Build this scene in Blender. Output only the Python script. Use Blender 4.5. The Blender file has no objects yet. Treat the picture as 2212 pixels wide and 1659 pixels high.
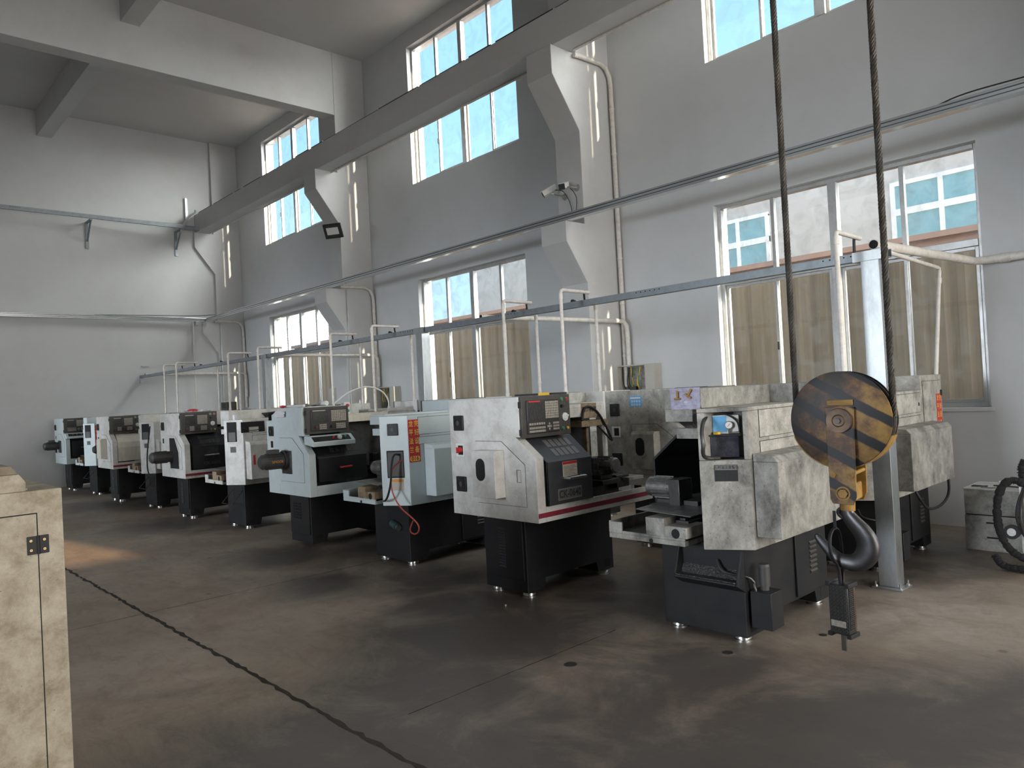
import bpy, bmesh, math, random
from mathutils import Vector, Matrix
random.seed(7)
scene = bpy.context.scene
COL = scene.collection

# ------------------------------------------------------------------ camera
cam_data = bpy.data.cameras.new('camera')
cam_data.sensor_width = 36.0
cam_data.lens = 36.0 * 1596.2 / 2212.0
cam_data.clip_start = 0.05
cam = bpy.data.objects.new('camera', cam_data)
COL.objects.link(cam)
cam.matrix_world = Matrix((
    (0.68285362, 0.04576796, 0.72912017, 6.4),
    (0.72864203, 0.02951460, -0.68425849, -7.884),
    (-0.0528368, 0.99851599, -0.01319431, 1.486),
    (0, 0, 0, 1)))
scene.camera = cam

# ------------------------------------------------------------------ world (clear evening sky, warm side towards the sun)
SUN_TRAVEL = Vector((-1.0, -0.17, -0.33)).normalized()
world = bpy.data.worlds.new('sky'); scene.world = world
world.use_nodes = True
wn = world.node_tree.nodes; wl = world.node_tree.links
wn.clear()
w_out = wn.new('ShaderNodeOutputWorld'); w_bg = wn.new('ShaderNodeBackground')
w_tc = wn.new('ShaderNodeTexCoord'); w_sep = wn.new('ShaderNodeSeparateXYZ')
w_ramp = wn.new('ShaderNodeValToRGB'); w_warm = wn.new('ShaderNodeMixRGB'); w_mr = wn.new('ShaderNodeMapRange')
wl.new(w_tc.outputs['Generated'], w_sep.inputs[0])
w_ramp.color_ramp.elements[0].position = 0.0; w_ramp.color_ramp.elements[0].color = (0.50, 0.64, 0.72, 1)
w_ramp.color_ramp.elements[1].position = 0.75; w_ramp.color_ramp.elements[1].color = (0.24, 0.46, 0.70, 1)
e = w_ramp.color_ramp.elements.new(0.3); e.color = (0.31, 0.55, 0.71, 1)
wl.new(w_sep.outputs['Z'], w_ramp.inputs[0])
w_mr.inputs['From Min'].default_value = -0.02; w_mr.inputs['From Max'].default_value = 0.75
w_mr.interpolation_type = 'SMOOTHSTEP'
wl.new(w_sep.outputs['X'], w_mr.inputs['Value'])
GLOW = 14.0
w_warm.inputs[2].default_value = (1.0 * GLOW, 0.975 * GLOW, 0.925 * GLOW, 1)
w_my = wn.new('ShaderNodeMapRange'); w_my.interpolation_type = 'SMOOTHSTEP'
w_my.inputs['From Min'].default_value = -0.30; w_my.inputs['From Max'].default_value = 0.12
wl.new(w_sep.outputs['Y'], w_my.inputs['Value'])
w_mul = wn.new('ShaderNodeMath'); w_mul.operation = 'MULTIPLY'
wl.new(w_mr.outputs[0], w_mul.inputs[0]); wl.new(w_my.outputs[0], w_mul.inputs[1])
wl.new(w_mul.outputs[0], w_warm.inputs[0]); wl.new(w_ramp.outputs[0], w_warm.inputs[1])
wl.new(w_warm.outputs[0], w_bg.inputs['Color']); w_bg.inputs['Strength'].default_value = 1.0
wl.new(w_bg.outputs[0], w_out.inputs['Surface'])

# ------------------------------------------------------------------ sun
sd = bpy.data.lights.new('sun', 'SUN'); sd.energy = 15.0; sd.angle = math.radians(0.8); sd.color = (1.0, 0.82, 0.58)
sun = bpy.data.objects.new('sun', sd); COL.objects.link(sun)
sun.rotation_euler = SUN_TRAVEL.to_track_quat('-Z', 'Y').to_euler()
sun.location = (20, 6, 10)

# ------------------------------------------------------------------ area lamps standing in for daylight from unseen sides, plus window portals
def daylight(name, loc, direction, sx, sy, power, color):
    d = bpy.data.lights.new(name, 'AREA'); d.shape = 'RECTANGLE'; d.size = sx; d.size_y = sy
    d.energy = power; d.color = color
    o = bpy.data.objects.new(name, d); COL.objects.link(o)
    o.location = loc
    o.rotation_euler = Vector(direction).to_track_quat('-Z', 'Y').to_euler()
    return o
daylight('end_wall_fill', (12.9, -4.6, 2.6), (-1, 0.0, -0.05), 6.0, 5.0, 200, (1.0, 0.955, 0.89)).data.spread = math.radians(120)  # added warm fill lamp; the end wall has no door here
for i in range(4):
    daylight('daylight_opposite_window', (9.06 - 6 * i, -15.9, 2.4), (0, 1, -0.10), 2.7, 2.4, 24, (0.86, 0.93, 1.0)).data.spread = math.radians(34)  # unseen source, no window modelled; spread narrowed to light the low faces
for i in range(4):
    daylight('daylight_opposite_upper_window', (9.06 - 6 * i, -15.9, 6.5), (0, 1, -0.6), 2.7, 2.4, 5, (0.88, 0.94, 1.0)).data.spread = math.radians(120)
for i in range(4):
    for z, h in ((2.37, 2.44), (6.565, 2.43)):
        p = daylight('sky_portal', (9.06 - 6 * i, 0.28, z), (0, -1, 0), 2.72, h, 10, (1, 1, 1))
        p.data.cycles.is_portal = True

scene.view_settings.view_transform = 'Standard'
scene.view_settings.look = 'None'
scene.view_settings.gamma = 1.0
scene.view_settings.use_curve_mapping = False
scene.view_settings.exposure = 0.95
scene.cycles.max_bounces = 8
scene.cycles.diffuse_bounces = 5
scene.cycles.transparent_max_bounces = 12
scene.cycles.sample_clamp_indirect = 4.0

# ------------------------------------------------------------------ materials
def mat(name, color, rough=0.6, metal=0.0, dirt=None, amount=0.4, scale=4.0, stretch=(1, 1, 1), bump=0.0, bscale=60, spec=0.5, emit=None,
        speck=None, dirt2=None):
    m = bpy.data.materials.new(name); m.use_nodes = True
    nt = m.node_tree; n = nt.nodes; l = nt.links
    b = n['Principled BSDF']
    b.inputs['Base Color'].default_value = (*color, 1); b.inputs['Roughness'].default_value = rough
    b.inputs['Metallic'].default_value = metal
    b.inputs['Specular IOR Level'].default_value = spec
    if emit:
        b.inputs['Emission Color'].default_value = (*emit[0], 1); b.inputs['Emission Strength'].default_value = emit[1]
    if dirt or bump:
        g = n.new('ShaderNodeNewGeometry')
        mp = n.new('ShaderNodeMapping'); mp.inputs['Scale'].default_value = stretch
        l.new(g.outputs['Position'], mp.inputs['Vector'])
    if dirt:
        no = n.new('ShaderNodeTexNoise'); no.inputs['Scale'].default_value = scale; no.inputs['Detail'].default_value = 9
        no.inputs['Roughness'].default_value = 0.74; no.inputs['Distortion'].default_value = 0.15
        l.new(mp.outputs[0], no.inputs['Vector'])
        r = n.new('ShaderNodeValToRGB')
        r.color_ramp.elements[0].position = 0.56 - 0.3 * amount; r.color_ramp.elements[0].color = (0, 0, 0, 1)
        r.color_ramp.elements[1].position = 0.92 - 0.25 * amount; r.color_ramp.elements[1].color = (1, 1, 1, 1)
        l.new(no.outputs['Fac'], r.inputs[0])
        mx = n.new('ShaderNodeMixRGB'); mx.inputs[1].default_value = (*color, 1); mx.inputs[2].default_value = (*dirt, 1)
        l.new(r.outputs[0], mx.inputs[0])
        last = mx
        if speck:
            n2 = n.new('ShaderNodeTexNoise'); n2.inputs['Scale'].default_value = 95; n2.inputs['Detail'].default_value = 4
            l.new(g.outputs['Position'], n2.inputs['Vector'])
            r2 = n.new('ShaderNodeValToRGB')
            r2.color_ramp.elements[0].position = 0.72 - 0.12 * speck; r2.color_ramp.elements[1].position = 0.80 - 0.12 * speck
            r2.color_ramp.elements[0].color = (0, 0, 0, 1); r2.color_ramp.elements[1].color = (1, 1, 1, 1)
            l.new(n2.outputs['Fac'], r2.inputs[0])
            m2 = n.new('ShaderNodeMixRGB'); m2.inputs[2].default_value = (*(dirt2 or (0.07, 0.06, 0.045)), 1)
            l.new(r2.outputs[0], m2.inputs[0]); l.new(mx.outputs[0], m2.inputs[1]); last = m2
        l.new(last.outputs[0], b.inputs['Base Color'])
        ma = n.new('ShaderNodeMath'); ma.operation = 'MULTIPLY_ADD'; ma.inputs[1].default_value = 0.2; ma.inputs[2].default_value = rough
        l.new(r.outputs[0], ma.inputs[0]); l.new(ma.outputs[0], b.inputs['Roughness'])
    if bump:
        nb = n.new('ShaderNodeTexNoise'); nb.inputs['Scale'].default_value = bscale; nb.inputs['Detail'].default_value = 5
        l.new(mp.outputs[0], nb.inputs['Vector'])
        bp_ = n.new('ShaderNodeBump'); bp_.inputs['Strength'].default_value = bump; bp_.inputs['Distance'].default_value = 0.01
        l.new(nb.outputs['Fac'], bp_.inputs['Height']); l.new(bp_.outputs[0], b.inputs['Normal'])
    return m

M = {}
M['wall'] = mat('wall_paint', (0.60, 0.612, 0.622), 0.7, dirt=(0.54, 0.545, 0.55), amount=0.35, scale=0.9, bump=0.04, bscale=25)
M['ceiling'] = mat('ceiling_paint', (0.56, 0.565, 0.565), 0.8, dirt=(0.52, 0.52, 0.515), amount=0.3, scale=0.7)
M['concrete_white'] = mat('painted_concrete', (0.59, 0.597, 0.60), 0.7, dirt=(0.52, 0.52, 0.51), amount=0.35, scale=1.2, bump=0.05, bscale=20)
M['alu'] = mat('window_aluminium', (0.55, 0.56, 0.56), 0.35, 0.6, dirt=(0.33, 0.31, 0.28), amount=0.3, scale=6)
M['rubber'] = mat('black_rubber', (0.012, 0.012, 0.013), 0.6)
M['galv'] = mat('galvanised_steel', (0.58, 0.62, 0.64), 0.30, 0.9, dirt=(0.38, 0.40, 0.41), amount=0.5, scale=14, stretch=(1, 1, .35))
M['rail_steel'] = mat('dull_rail_steel', (0.30, 0.335, 0.36), 0.45, 0.7, dirt=(0.22, 0.24, 0.26), amount=0.5, scale=10)
M['trunk'] = mat('trunking_steel', (0.66, 0.70, 0.71), 0.22, 0.85)
M['trunk_dark'] = mat('trunking_groove', (0.05, 0.055, 0.06), 0.5)
M['pvc'] = mat('white_pvc', (0.72, 0.69, 0.65), 0.4, dirt=(0.42, 0.38, 0.33), amount=0.35, scale=16)
M['white_dirty'] = mat('grimy_white_enamel', (0.66, 0.655, 0.63), 0.42, dirt=(0.34, 0.32, 0.29), amount=0.42, scale=5.5, speck=0.35)
M['white_filthy'] = mat('filthy_white_enamel', (0.60, 0.59, 0.54), 0.5, dirt=(0.15, 0.14, 0.12), amount=0.85, scale=6.0, speck=0.6, bump=0.05, bscale=90)
M['white_soot'] = mat('sooty_white_enamel', (0.50, 0.49, 0.45), 0.36, dirt=(0.08, 0.077, 0.07), amount=0.98, scale=5.2, speck=0.6, stretch=(1, 1, .8))
M['blue_white'] = mat('pale_blue_enamel', (0.60, 0.68, 0.70), 0.35, dirt=(0.50, 0.56, 0.57), amount=0.35, scale=5, speck=0.12)
M['cream'] = mat('cream_enamel', (0.70, 0.67, 0.58), 0.45, dirt=(0.46, 0.42, 0.35), amount=0.4, scale=9, stretch=(1, 1, .25), speck=0.2)
M['black_paint'] = mat('black_enamel', (0.014, 0.015, 0.018), 0.45, spec=0.35, dirt=(0.028, 0.027, 0.026), amount=0.5, scale=5)
M['grey_door'] = mat('graphite_enamel', (0.045, 0.048, 0.054), 0.30, dirt=(0.075, 0.075, 0.078), amount=0.4, scale=6)
M['console'] = mat('console_grey', (0.055, 0.052, 0.048), 0.5, dirt=(0.10, 0.09, 0.075), amount=0.35, scale=12)
M['console_dark'] = mat('console_bezel', (0.028, 0.027, 0.026), 0.45)
M['screen'] = mat('screen_glass', (0.045, 0.046, 0.045), 0.18, dirt=(0.12, 0.12, 0.115), amount=0.3, scale=30, stretch=(1, 4, 1))
M['keys'] = mat('membrane_keys', (0.42, 0.39, 0.34), 0.55, dirt=(0.16, 0.13, 0.10), amount=0.5, scale=60)
M['dark'] = mat('dark_gap', (0.008, 0.008, 0.009), 0.8)
M['fan'] = mat('fan_plastic', (0.014, 0.015, 0.018), 0.5)
M['chrome'] = mat('chrome', (0.55, 0.55, 0.54), 0.28, 1.0, dirt=(0.25, 0.23, 0.20), amount=0.5, scale=20)
M['steel'] = mat('worn_steel', (0.36, 0.36, 0.36), 0.35, 0.9, dirt=(0.10, 0.09, 0.08), amount=0.5, scale=18)
M['iron'] = mat('oily_iron', (0.09, 0.09, 0.09), 0.4, 0.7, dirt=(0.03, 0.028, 0.025), amount=0.5, scale=15)
M['motor'] = mat('motor_grey', (0.065, 0.065, 0.065), 0.5, 0.2, dirt=(0.05, 0.045, 0.04), amount=0.5, scale=20)
M['red'] = mat('red_plastic', (0.55, 0.03, 0.03), 0.4)
M['dull_red'] = mat('dull_red', (0.12, 0.03, 0.03), 0.5)
M['green'] = mat('green_plastic', (0.02, 0.30, 0.14), 0.4)
M['yellow'] = mat('yellow_plastic', (0.75, 0.45, 0.03), 0.5)
M['orange'] = mat('orange_paint', (0.70, 0.28, 0.03), 0.5)
M['white_plastic'] = mat('white_plastic', (0.72, 0.72, 0.70), 0.4)
M['stripe'] = mat('maroon_stripe', (0.26, 0.022, 0.045), 0.45, dirt=(0.10, 0.02, 0.03), amount=0.4, scale=9)
M['sign_red'] = mat('sign_red', (0.58, 0.028, 0.04), 0.4)
M['sign_yellow'] = mat('sign_yellow', (0.85, 0.65, 0.08), 0.5)
M['label'] = mat('paper_label', (0.52, 0.47, 0.40), 0.6, dirt=(0.30, 0.26, 0.22), amount=0.4, scale=40, stretch=(1, 1, 6))
M['label_blue'] = mat('blue_label', (0.10, 0.36, 0.68), 0.5, dirt=(0.20, 0.44, 0.66), amount=0.5, scale=60)
M['label_dark'] = mat('black_label', (0.02, 0.022, 0.024), 0.4)
M['ink'] = mat('black_ink', (0.015, 0.015, 0.015), 0.6)
M['emboss'] = mat('embossed_grey', (0.17, 0.17, 0.17), 0.45)
M['paper'] = mat('paper', (0.72, 0.73, 0.76), 0.7, dirt=(0.55, 0.55, 0.58), amount=0.4, scale=20)
M['cloth'] = mat('lilac_cloth', (0.45, 0.44, 0.56), 0.9, dirt=(0.22, 0.20, 0.28), amount=0.55, scale=22, bump=0.4, bscale=30)
M['oil'] = mat('dark_oil_tank', (0.03, 0.03, 0.04), 0.12, dirt=(0.08, 0.08, 0.10), amount=0.5, scale=20)
M['cabinet_grime'] = mat('cabinet_grime', (0.56, 0.51, 0.41), 0.45, dirt=(0.20, 0.155, 0.09), amount=0.80, scale=7.0, speck=0.25, bump=0.15, bscale=220)
M['plate_grey'] = mat('plate_grey', (0.11, 0.11, 0.11), 0.4)
M['brass'] = mat('brass', (0.62, 0.45, 0.22), 0.35, 0.8)
M['beige_box'] = mat('switchbox_beige', (0.48, 0.47, 0.42), 0.45, dirt=(0.40, 0.39, 0.35), amount=0.3, scale=6)
M['copper_label'] = mat('rust_brown_box', (0.36, 0.27, 0.17), 0.6, dirt=(0.10, 0.07, 0.05), amount=0.6, scale=16, speck=0.5)
M['chips'] = mat('metal_chips', (0.05, 0.05, 0.05), 0.35, 0.6, dirt=(0.5, 0.5, 0.48), amount=0.18, scale=120, bump=0.8, bscale=160)
M['rag'] = mat('black_rag', (0.014, 0.013, 0.014), 0.95, bump=1.0, bscale=50)
M['copper'] = mat('red_hose_rubber', (0.40, 0.06, 0.045), 0.45)

# ------------------------------------------------------------------ mesh building
class MB:
    def __init__(s): s.v = []; s.f = []; s.mi = []; s.m = 0
    def add(s, vs, fs):
        o = len(s.v); s.v += [tuple(p) for p in vs]
        for f in fs: s.f.append([i + o for i in f]); s.mi.append(s.m)
        return s
    def box(s, x0, x1, y0, y1, z0, z1):
        vs = [(x, y, z) for z in (z0, z1) for y in (y0, y1) for x in (x0, x1)]
        return s.add(vs, [(0, 2, 3, 1), (4, 5, 7, 6), (0, 1, 5, 4), (2, 6, 7, 3), (0, 4, 6, 2), (1, 3, 7, 5)])
    def prism(s, poly, axis, a, b):
        n = len(poly)
        area = sum(poly[i][0] * poly[(i + 1) % n][1] - poly[(i + 1) % n][0] * poly[i][1] for i in range(n))
        if area < 0: poly = poly[::-1]
        def P(p, t):
            if axis == 'x': return (t, p[0], p[1])
            if axis == 'y': return (p[0], t, p[1])
            return (p[0], p[1], t)
        vs = [P(p, a) for p in poly] + [P(p, b) for p in poly]
        flip = (axis == 'y') ^ (a > b)
        fs = [tuple(range(n))[::-1], tuple(range(n, 2 * n))] + [(i, (i + 1) % n, n + (i + 1) % n, n + i) for i in range(n)]
        if flip: fs = [f[::-1] for f in fs]
        return s.add(vs, fs)
    def cyl(s, p0, p1, r, r2=None, seg=20, caps=True):
        p0 = Vector(p0); p1 = Vector(p1); d = (p1 - p0).normalized()
        q = d.to_track_quat('Z', 'Y'); r2 = r if r2 is None else r2
        vs = []
        for p, rr in ((p0, r), (p1, r2)):
            for i in range(seg):
                a = 2 * math.pi * i / seg
                vs.append(p + q @ Vector((rr * math.cos(a), rr * math.sin(a), 0)))
        fs = [(i, (i + 1) % seg, seg + (i + 1) % seg, seg + i) for i in range(seg)]
        if caps: fs += [tuple(range(seg))[::-1], tuple(range(seg, 2 * seg))]
        return s.add(vs, fs)
    def ring(s, c, axis, ro, ri, t, seg=24):
        c = Vector(c); d = Vector(axis).normalized(); q = d.to_track_quat('Z', 'Y')
        vs = []
        for h in (-t / 2, t / 2):
            for rr in (ro, ri):
                for i in range(seg):
                    a = 2 * math.pi * i / seg
                    vs.append(c + q @ Vector((rr * math.cos(a), rr * math.sin(a), h)))
        A, B, C_, D = 0, seg, 2 * seg, 3 * seg; fs = []
        for i in range(seg):
            j = (i + 1) % seg
            fs += [(A + i, A + j, C_ + j, C_ + i), (B + j, B + i, D + i, D + j), (A + j, A + i, B + i, B + j), (C_ + i, C_ + j, D + j, D + i)]
        return s.add(vs, fs)
    def tube(s, pts, r, seg=10, smooth=0, flat=1.0, rs=None):
        pts = [Vector(p) for p in pts]
        for _ in range(smooth):
            q = [pts[0]]
            for a, b in zip(pts, pts[1:]): q += [a * .75 + b * .25, a * .25 + b * .75]
            pts = q + [pts[-1]]
        n = len(pts)
        t0 = (pts[1] - pts[0]).normalized()
        up = Vector((0, 0, 1)) if abs(t0.z) < 0.9 else Vector((1, 0, 0))
        nrm = t0.cross(up).normalized(); vs = []
        for i, p in enumerate(pts):
            t = (pts[min(i + 1, n - 1)] - pts[max(i - 1, 0)]).normalized()
            nrm = (nrm - t * nrm.dot(t)).normalized(); bn = t.cross(nrm)
            rr = rs[i] if rs and smooth == 0 else r
            for k in range(seg):
                a = 2 * math.pi * k / seg
                vs.append(p + nrm * rr * math.cos(a) + bn * rr * flat * math.sin(a))
        fs = [(i * seg + k, i * seg + (k + 1) % seg, (i + 1) * seg + (k + 1) % seg, (i + 1) * seg + k) for i in range(n - 1) for k in range(seg)]
        fs += [tuple(range(seg))[::-1], tuple(range((n - 1) * seg, n * seg))]
        return s.add(vs, fs)
    def obox(s, o, ax, ay, az, sx, sy, sz):
        """box centred on o along the three unit axes"""
        o = Vector(o); ax = Vector(ax) * sx / 2; ay = Vector(ay) * sy / 2; az = Vector(az) * sz / 2
        vs = [o + ax * i + ay * j + az * k for k in (-1, 1) for j in (-1, 1) for i in (-1, 1)]
        return s.add(vs, [(0, 2, 3, 1), (4, 5, 7, 6), (0, 1, 5, 4), (2, 6, 7, 3), (0, 4, 6, 2), (1, 3, 7, 5)])
    def blob(s, c, r, seg=12, rings=7, sc=(1, 1, 1)):
        vs = [(c[0], c[1], c[2] - r * sc[2])]
        for j in range(1, rings):
            ph = -math.pi / 2 + math.pi * j / rings
            for i in range(seg):
                a = 2 * math.pi * i / seg
                vs.append((c[0] + r * sc[0] * math.cos(ph) * math.cos(a), c[1] + r * sc[1] * math.cos(ph) * math.sin(a), c[2] + r * sc[2] * math.sin(ph)))
        vs.append((c[0], c[1], c[2] + r * sc[2])); top = len(vs) - 1
        fs = [(0, 1 + (i + 1) % seg, 1 + i) for i in range(seg)]
        for j in range(rings - 2):
            for i in range(seg):
                a = 1 + j * seg; b = a + seg
                fs.append((a + i, a + (i + 1) % seg, b + (i + 1) % seg, b + i))
        a = 1 + (rings - 2) * seg
        fs += [(a + i, a + (i + 1) % seg, top) for i in range(seg)]
        return s.add(vs, fs)
    def build(s, name, mats, parent=None, bevel=0.0, smooth=True, label=None):
        me = bpy.data.meshes.new(name); me.from_pydata(s.v, [], s.f)
        if not isinstance(mats, (list, tuple)): mats = [mats]
        for m in mats: me.materials.append(m)
        me.polygons.foreach_set('material_index', s.mi)
        if smooth:
            me.polygons.foreach_set('use_smooth', [True] * len(me.polygons))
            me.set_sharp_from_angle(angle=math.radians(35))
        me.update()
        o = bpy.data.objects.new(name, me); COL.objects.link(o)
        if parent: o.parent = parent
        if bevel:
            b = o.modifiers.new('bevel', 'BEVEL'); b.width = bevel; b.segments = 2; b.limit_method = 'ANGLE'; b.angle_limit = math.radians(40)
            b.harden_normals = False
        if label: o['label'] = label
        return o

def tag(o, label, cat, group=None):
    o['label'] = label; o['category'] = cat
    if group: o['group'] = group
    return o
def thing(name, loc, label, cat, group=None, rz=0.0):
    o = bpy.data.objects.new(name, None); COL.objects.link(o)
    o.location = loc; o.rotation_euler = (0, 0, rz); o.empty_display_size = 0.1
    return tag(o, label, cat, group)
def structure(o):
    o['kind'] = 'structure'; return o

_tcache = {}
def glyphs(text, size, align='CENTER', bold=0.0):
    key = (text, size, align, bold)
    if key not in _tcache:
        cu = bpy.data.curves.new('lettering', 'FONT'); cu.body = text; cu.size = size; cu.align_x = align; cu.align_y = 'CENTER'
        cu.resolution_u = 3; cu.offset = bold
        ob = bpy.data.objects.new('lettering', cu); COL.objects.link(ob)
        dg = bpy.context.evaluated_depsgraph_get(); dg.update()
        me = ob.evaluated_get(dg).to_mesh()
        _tcache[key] = ([tuple(v.co) for v in me.vertices], [tuple(p.vertices) for p in me.polygons])
        ob.evaluated_get(dg).to_mesh_clear()
        bpy.data.objects.remove(ob); bpy.data.curves.remove(cu)
    return _tcache[key]
def letter(mb, text, size, o, right, up, align='CENTER', bold=0.0, sx=1.0):
    vs, fs = glyphs(text, size, align, bold)
    o = Vector(o); r = Vector(right); u = Vector(up)
    return mb.add([o + r * v[0] * sx + u * v[1] for v in vs], fs)
# ------------------------------------------------------------------ room shell
XF, XE, YB, H = -11.86, 13.0, -16.0, 8.09
BAYS = [-12, -6, 0, 6]
W0, WW = 1.68, 2.76
ZL0, ZL1, ZU0, ZU1 = 1.13, 3.61, 5.33, 7.80

def stain_floor():
    m = bpy.data.materials.new('stained_concrete_floor'); m.use_nodes = True
    nt = m.node_tree; n = nt.nodes; l = nt.links; b = n['Principled BSDF']
    g = n.new('ShaderNodeNewGeometry')
    def noise(scale, detail=8, rough=0.6, dist=0.5, vec=None):
        t = n.new('ShaderNodeTexNoise'); t.inputs['Scale'].default_value = scale; t.inputs['Detail'].default_value = detail
        t.inputs['Roughness'].default_value = rough; t.inputs['Distortion'].default_value = dist
        l.new(vec or g.outputs['Position'], t.inputs['Vector']); return t
    def ramp(src, a, b_, c0=(0, 0, 0, 1), c1=(1, 1, 1, 1)):
        r = n.new('ShaderNodeValToRGB'); r.color_ramp.elements[0].position = a; r.color_ramp.elements[1].position = b_
        r.color_ramp.elements[0].color = c0; r.color_ramp.elements[1].color = c1; l.new(src, r.inputs[0]); return r
    def mix(f, a, c2):
        x = n.new('ShaderNodeMixRGB'); l.new(f, x.inputs[0]); l.new(a, x.inputs[1])
        x.inputs[2].default_value = (*c2, 1); return x
    def math_(op, a, b2):
        x = n.new('ShaderNodeMath'); x.operation = op
        for i, v in enumerate((a, b2)):
            if isinstance(v, (int, float)): x.inputs[i].default_value = v
            else: l.new(v, x.inputs[i])
        x.use_clamp = True; return x
    base = ramp(noise(1.3, 15, 0.78, 0.5).outputs['Fac'], 0.36, 0.64, (0.265, 0.215, 0.172, 1), (0.365, 0.310, 0.256, 1))
    # worn swirls
    mp = n.new('ShaderNodeMapping'); mp.inputs['Scale'].default_value = (1.0, 2.4, 1)
    l.new(g.outputs['Position'], mp.inputs['Vector'])
    sw = ramp(noise(3.4, 15, 0.80, 0.7, mp.outputs[0]).outputs['Fac'], 0.50, 0.66)
    c = mix(math_('MULTIPLY', sw.outputs[0], 0.55).outputs[0], base.outputs[0], (0.15, 0.125, 0.105))
    # reddish rust tone
    rd = ramp(noise(0.55, 6, 0.6, 1).outputs['Fac'], 0.52, 0.72)
    c = mix(math_('MULTIPLY', rd.outputs[0], 0.45).outputs[0], c.outputs[0], (0.20, 0.125, 0.092))
    # oil soaked areas around the machines, and zones that darken the near right floor
    total = None
    for (x, y, r) in [(2.9, -4.9, 1.1), (3.4, -5.6, 0.9), (2.3, -4.5, 0.8), (1.5, -4.2, 0.8), (4.2, -4.6, 0.7), (-0.6, -4.6, 0.7), (0.9, -4.9, 0.6),
                      (-3.8, -4.5, 0.9), (-7.3, -4.5, 0.9), (3.2, -3.4, 1.3), (0.0, -3.4, 1.3), (-3.3, -3.4, 1.4), (-6.6, -3.4, 1.5), (-9.9, -3.4, 1.5),
                      (3.9, -1.8, 1.2), (4.3, -5.6, 1.5), (5.2, -4.6, 1.0), (3.6, -6.3, 1.1), (5.4, -6.0, 1.2), (5.6, -4.2, 1.0), (4.9, -5.0, 1.2)]:
        d = n.new('ShaderNodeVectorMath'); d.operation = 'DISTANCE'; l.new(g.outputs['Position'], d.inputs[0]); d.inputs[1].default_value = (x, y, 0)
        mr = n.new('ShaderNodeMapRange'); mr.inputs['From Min'].default_value = r * 1.25; mr.inputs['From Max'].default_value = r * 0.25
        l.new(d.outputs['Value'], mr.inputs['Value'])
        total = mr if total is None else math_('MAXIMUM', total.outputs[0], mr.outputs[0])
    sn = noise(1.25, 15, 0.80, 0.6)
    sc_ = math_('MULTIPLY_ADD', sn.outputs['Fac'], 2.6); sc_.inputs[2].default_value = -1.3; sc_.use_clamp = False
    tt = math_('MULTIPLY', total.outputs[0], 1.0); tt.use_clamp = False
    m1 = math_('ADD', tt.outputs[0], sc_.outputs[0])
    m1.use_clamp = False
    oil = ramp(m1.outputs[0], 0.12, 0.95)
    c = mix(math_('MULTIPLY', oil.outputs[0], 0.86).outputs[0], c.outputs[0], (0.062, 0.056, 0.054))
    du = n.new('ShaderNodeVectorMath'); du.operation = 'DISTANCE'; l.new(g.outputs['Position'], du.inputs[0]); du.inputs[1].default_value = (4.85, -2.95, 0)
    dm = n.new('ShaderNodeMapRange'); dm.inputs['From Min'].default_value = 0.85; dm.inputs['From Max'].default_value = 0.15
    l.new(du.outputs['Value'], dm.inputs['Value'])
    dn = ramp(noise(3.2, 15, 0.8, 0.8).outputs['Fac'], 0.42, 0.62)
    c = mix(math_('MULTIPLY', math_('MULTIPLY', dm.outputs[0], dn.outputs[0]).outputs[0], 0.8).outputs[0], c.outputs[0], (0.42, 0.38, 0.34))
    # small drips
    vo = n.new('ShaderNodeTexVoronoi'); vo.inputs['Scale'].default_value = 1.7; l.new(g.outputs['Position'], vo.inputs['Vector'])
    dr = ramp(vo.outputs['Distance'], 0.03, 0.055, (1, 1, 1, 1), (0, 0, 0, 1))
    c = mix(math_('MULTIPLY', dr.outputs[0], 0.5).outputs[0], c.outputs[0], (0.035, 0.03, 0.028))
    l.new(c.outputs[0], b.inputs['Base Color'])
    rr = n.new('ShaderNodeMapRange'); rr.inputs['To Min'].default_value = 0.55; rr.inputs['To Max'].default_value = 0.40
    l.new(oil.outputs[0], rr.inputs['Value']); l.new(rr.outputs[0], b.inputs['Roughness'])
    b.inputs['Specular IOR Level'].default_value = 0.35
    bu = n.new('ShaderNodeBump'); bu.inputs['Strength'].default_value = 0.12; bu.inputs['Distance'].default_value = 0.02
    l.new(noise(9, 10, 0.7).outputs['Fac'], bu.inputs['Height']); l.new(bu.outputs[0], b.inputs['Normal'])
    return m
M['floor'] = stain_floor()
M['crack'] = mat('joint_dirt', (0.028, 0.022, 0.017), 0.9)

f = MB().box(XF - .3, XE + .3, YB - .3, 0.3, -0.2, 0.0)
structure(f.build('floor', M['floor'], smooth=False))
c = MB().box(XF - .3, XE + .3, YB - .3, 0.3, H, H + 0.2)
structure(c.build('ceiling', M['ceiling'], smooth=False))

def jagged(x0, x1, y, w, step=0.05, along='x', seed=1):
    rnd = random.Random(seed); a = []; b = []; t = x0
    while t <= x1:
        j = rnd.uniform(-.5, .5) * w * 0.7; k = w * rnd.uniform(.5, 1.4)
        a.append((t, y + j - k / 2)); b.append((t, y + j + k / 2)); t += step
    m = MB(); n = len(a)
    P = (lambda p: (p[0], p[1], 0.0012)) if along == 'x' else (lambda p: (p[1], p[0], 0.0012))
    m.add([P(p) for p in a] + [P(p) for p in b], [(i, i + 1, n + i + 1, n + i) for i in range(n - 1)])
    return m
structure(jagged(-9, 12, -6.165, 0.026, seed=3).build('trim_1', M['crack'], smooth=False))
structure(jagged(-12, -0.02, 0.46, 0.007, along='y', seed=4).build('trim_2', M['crack'], smooth=False))
structure(jagged(-5.9, -4.35, 3.45, 0.006, along='y', seed=5).build('trim_3', M['crack'], smooth=False))

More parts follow.
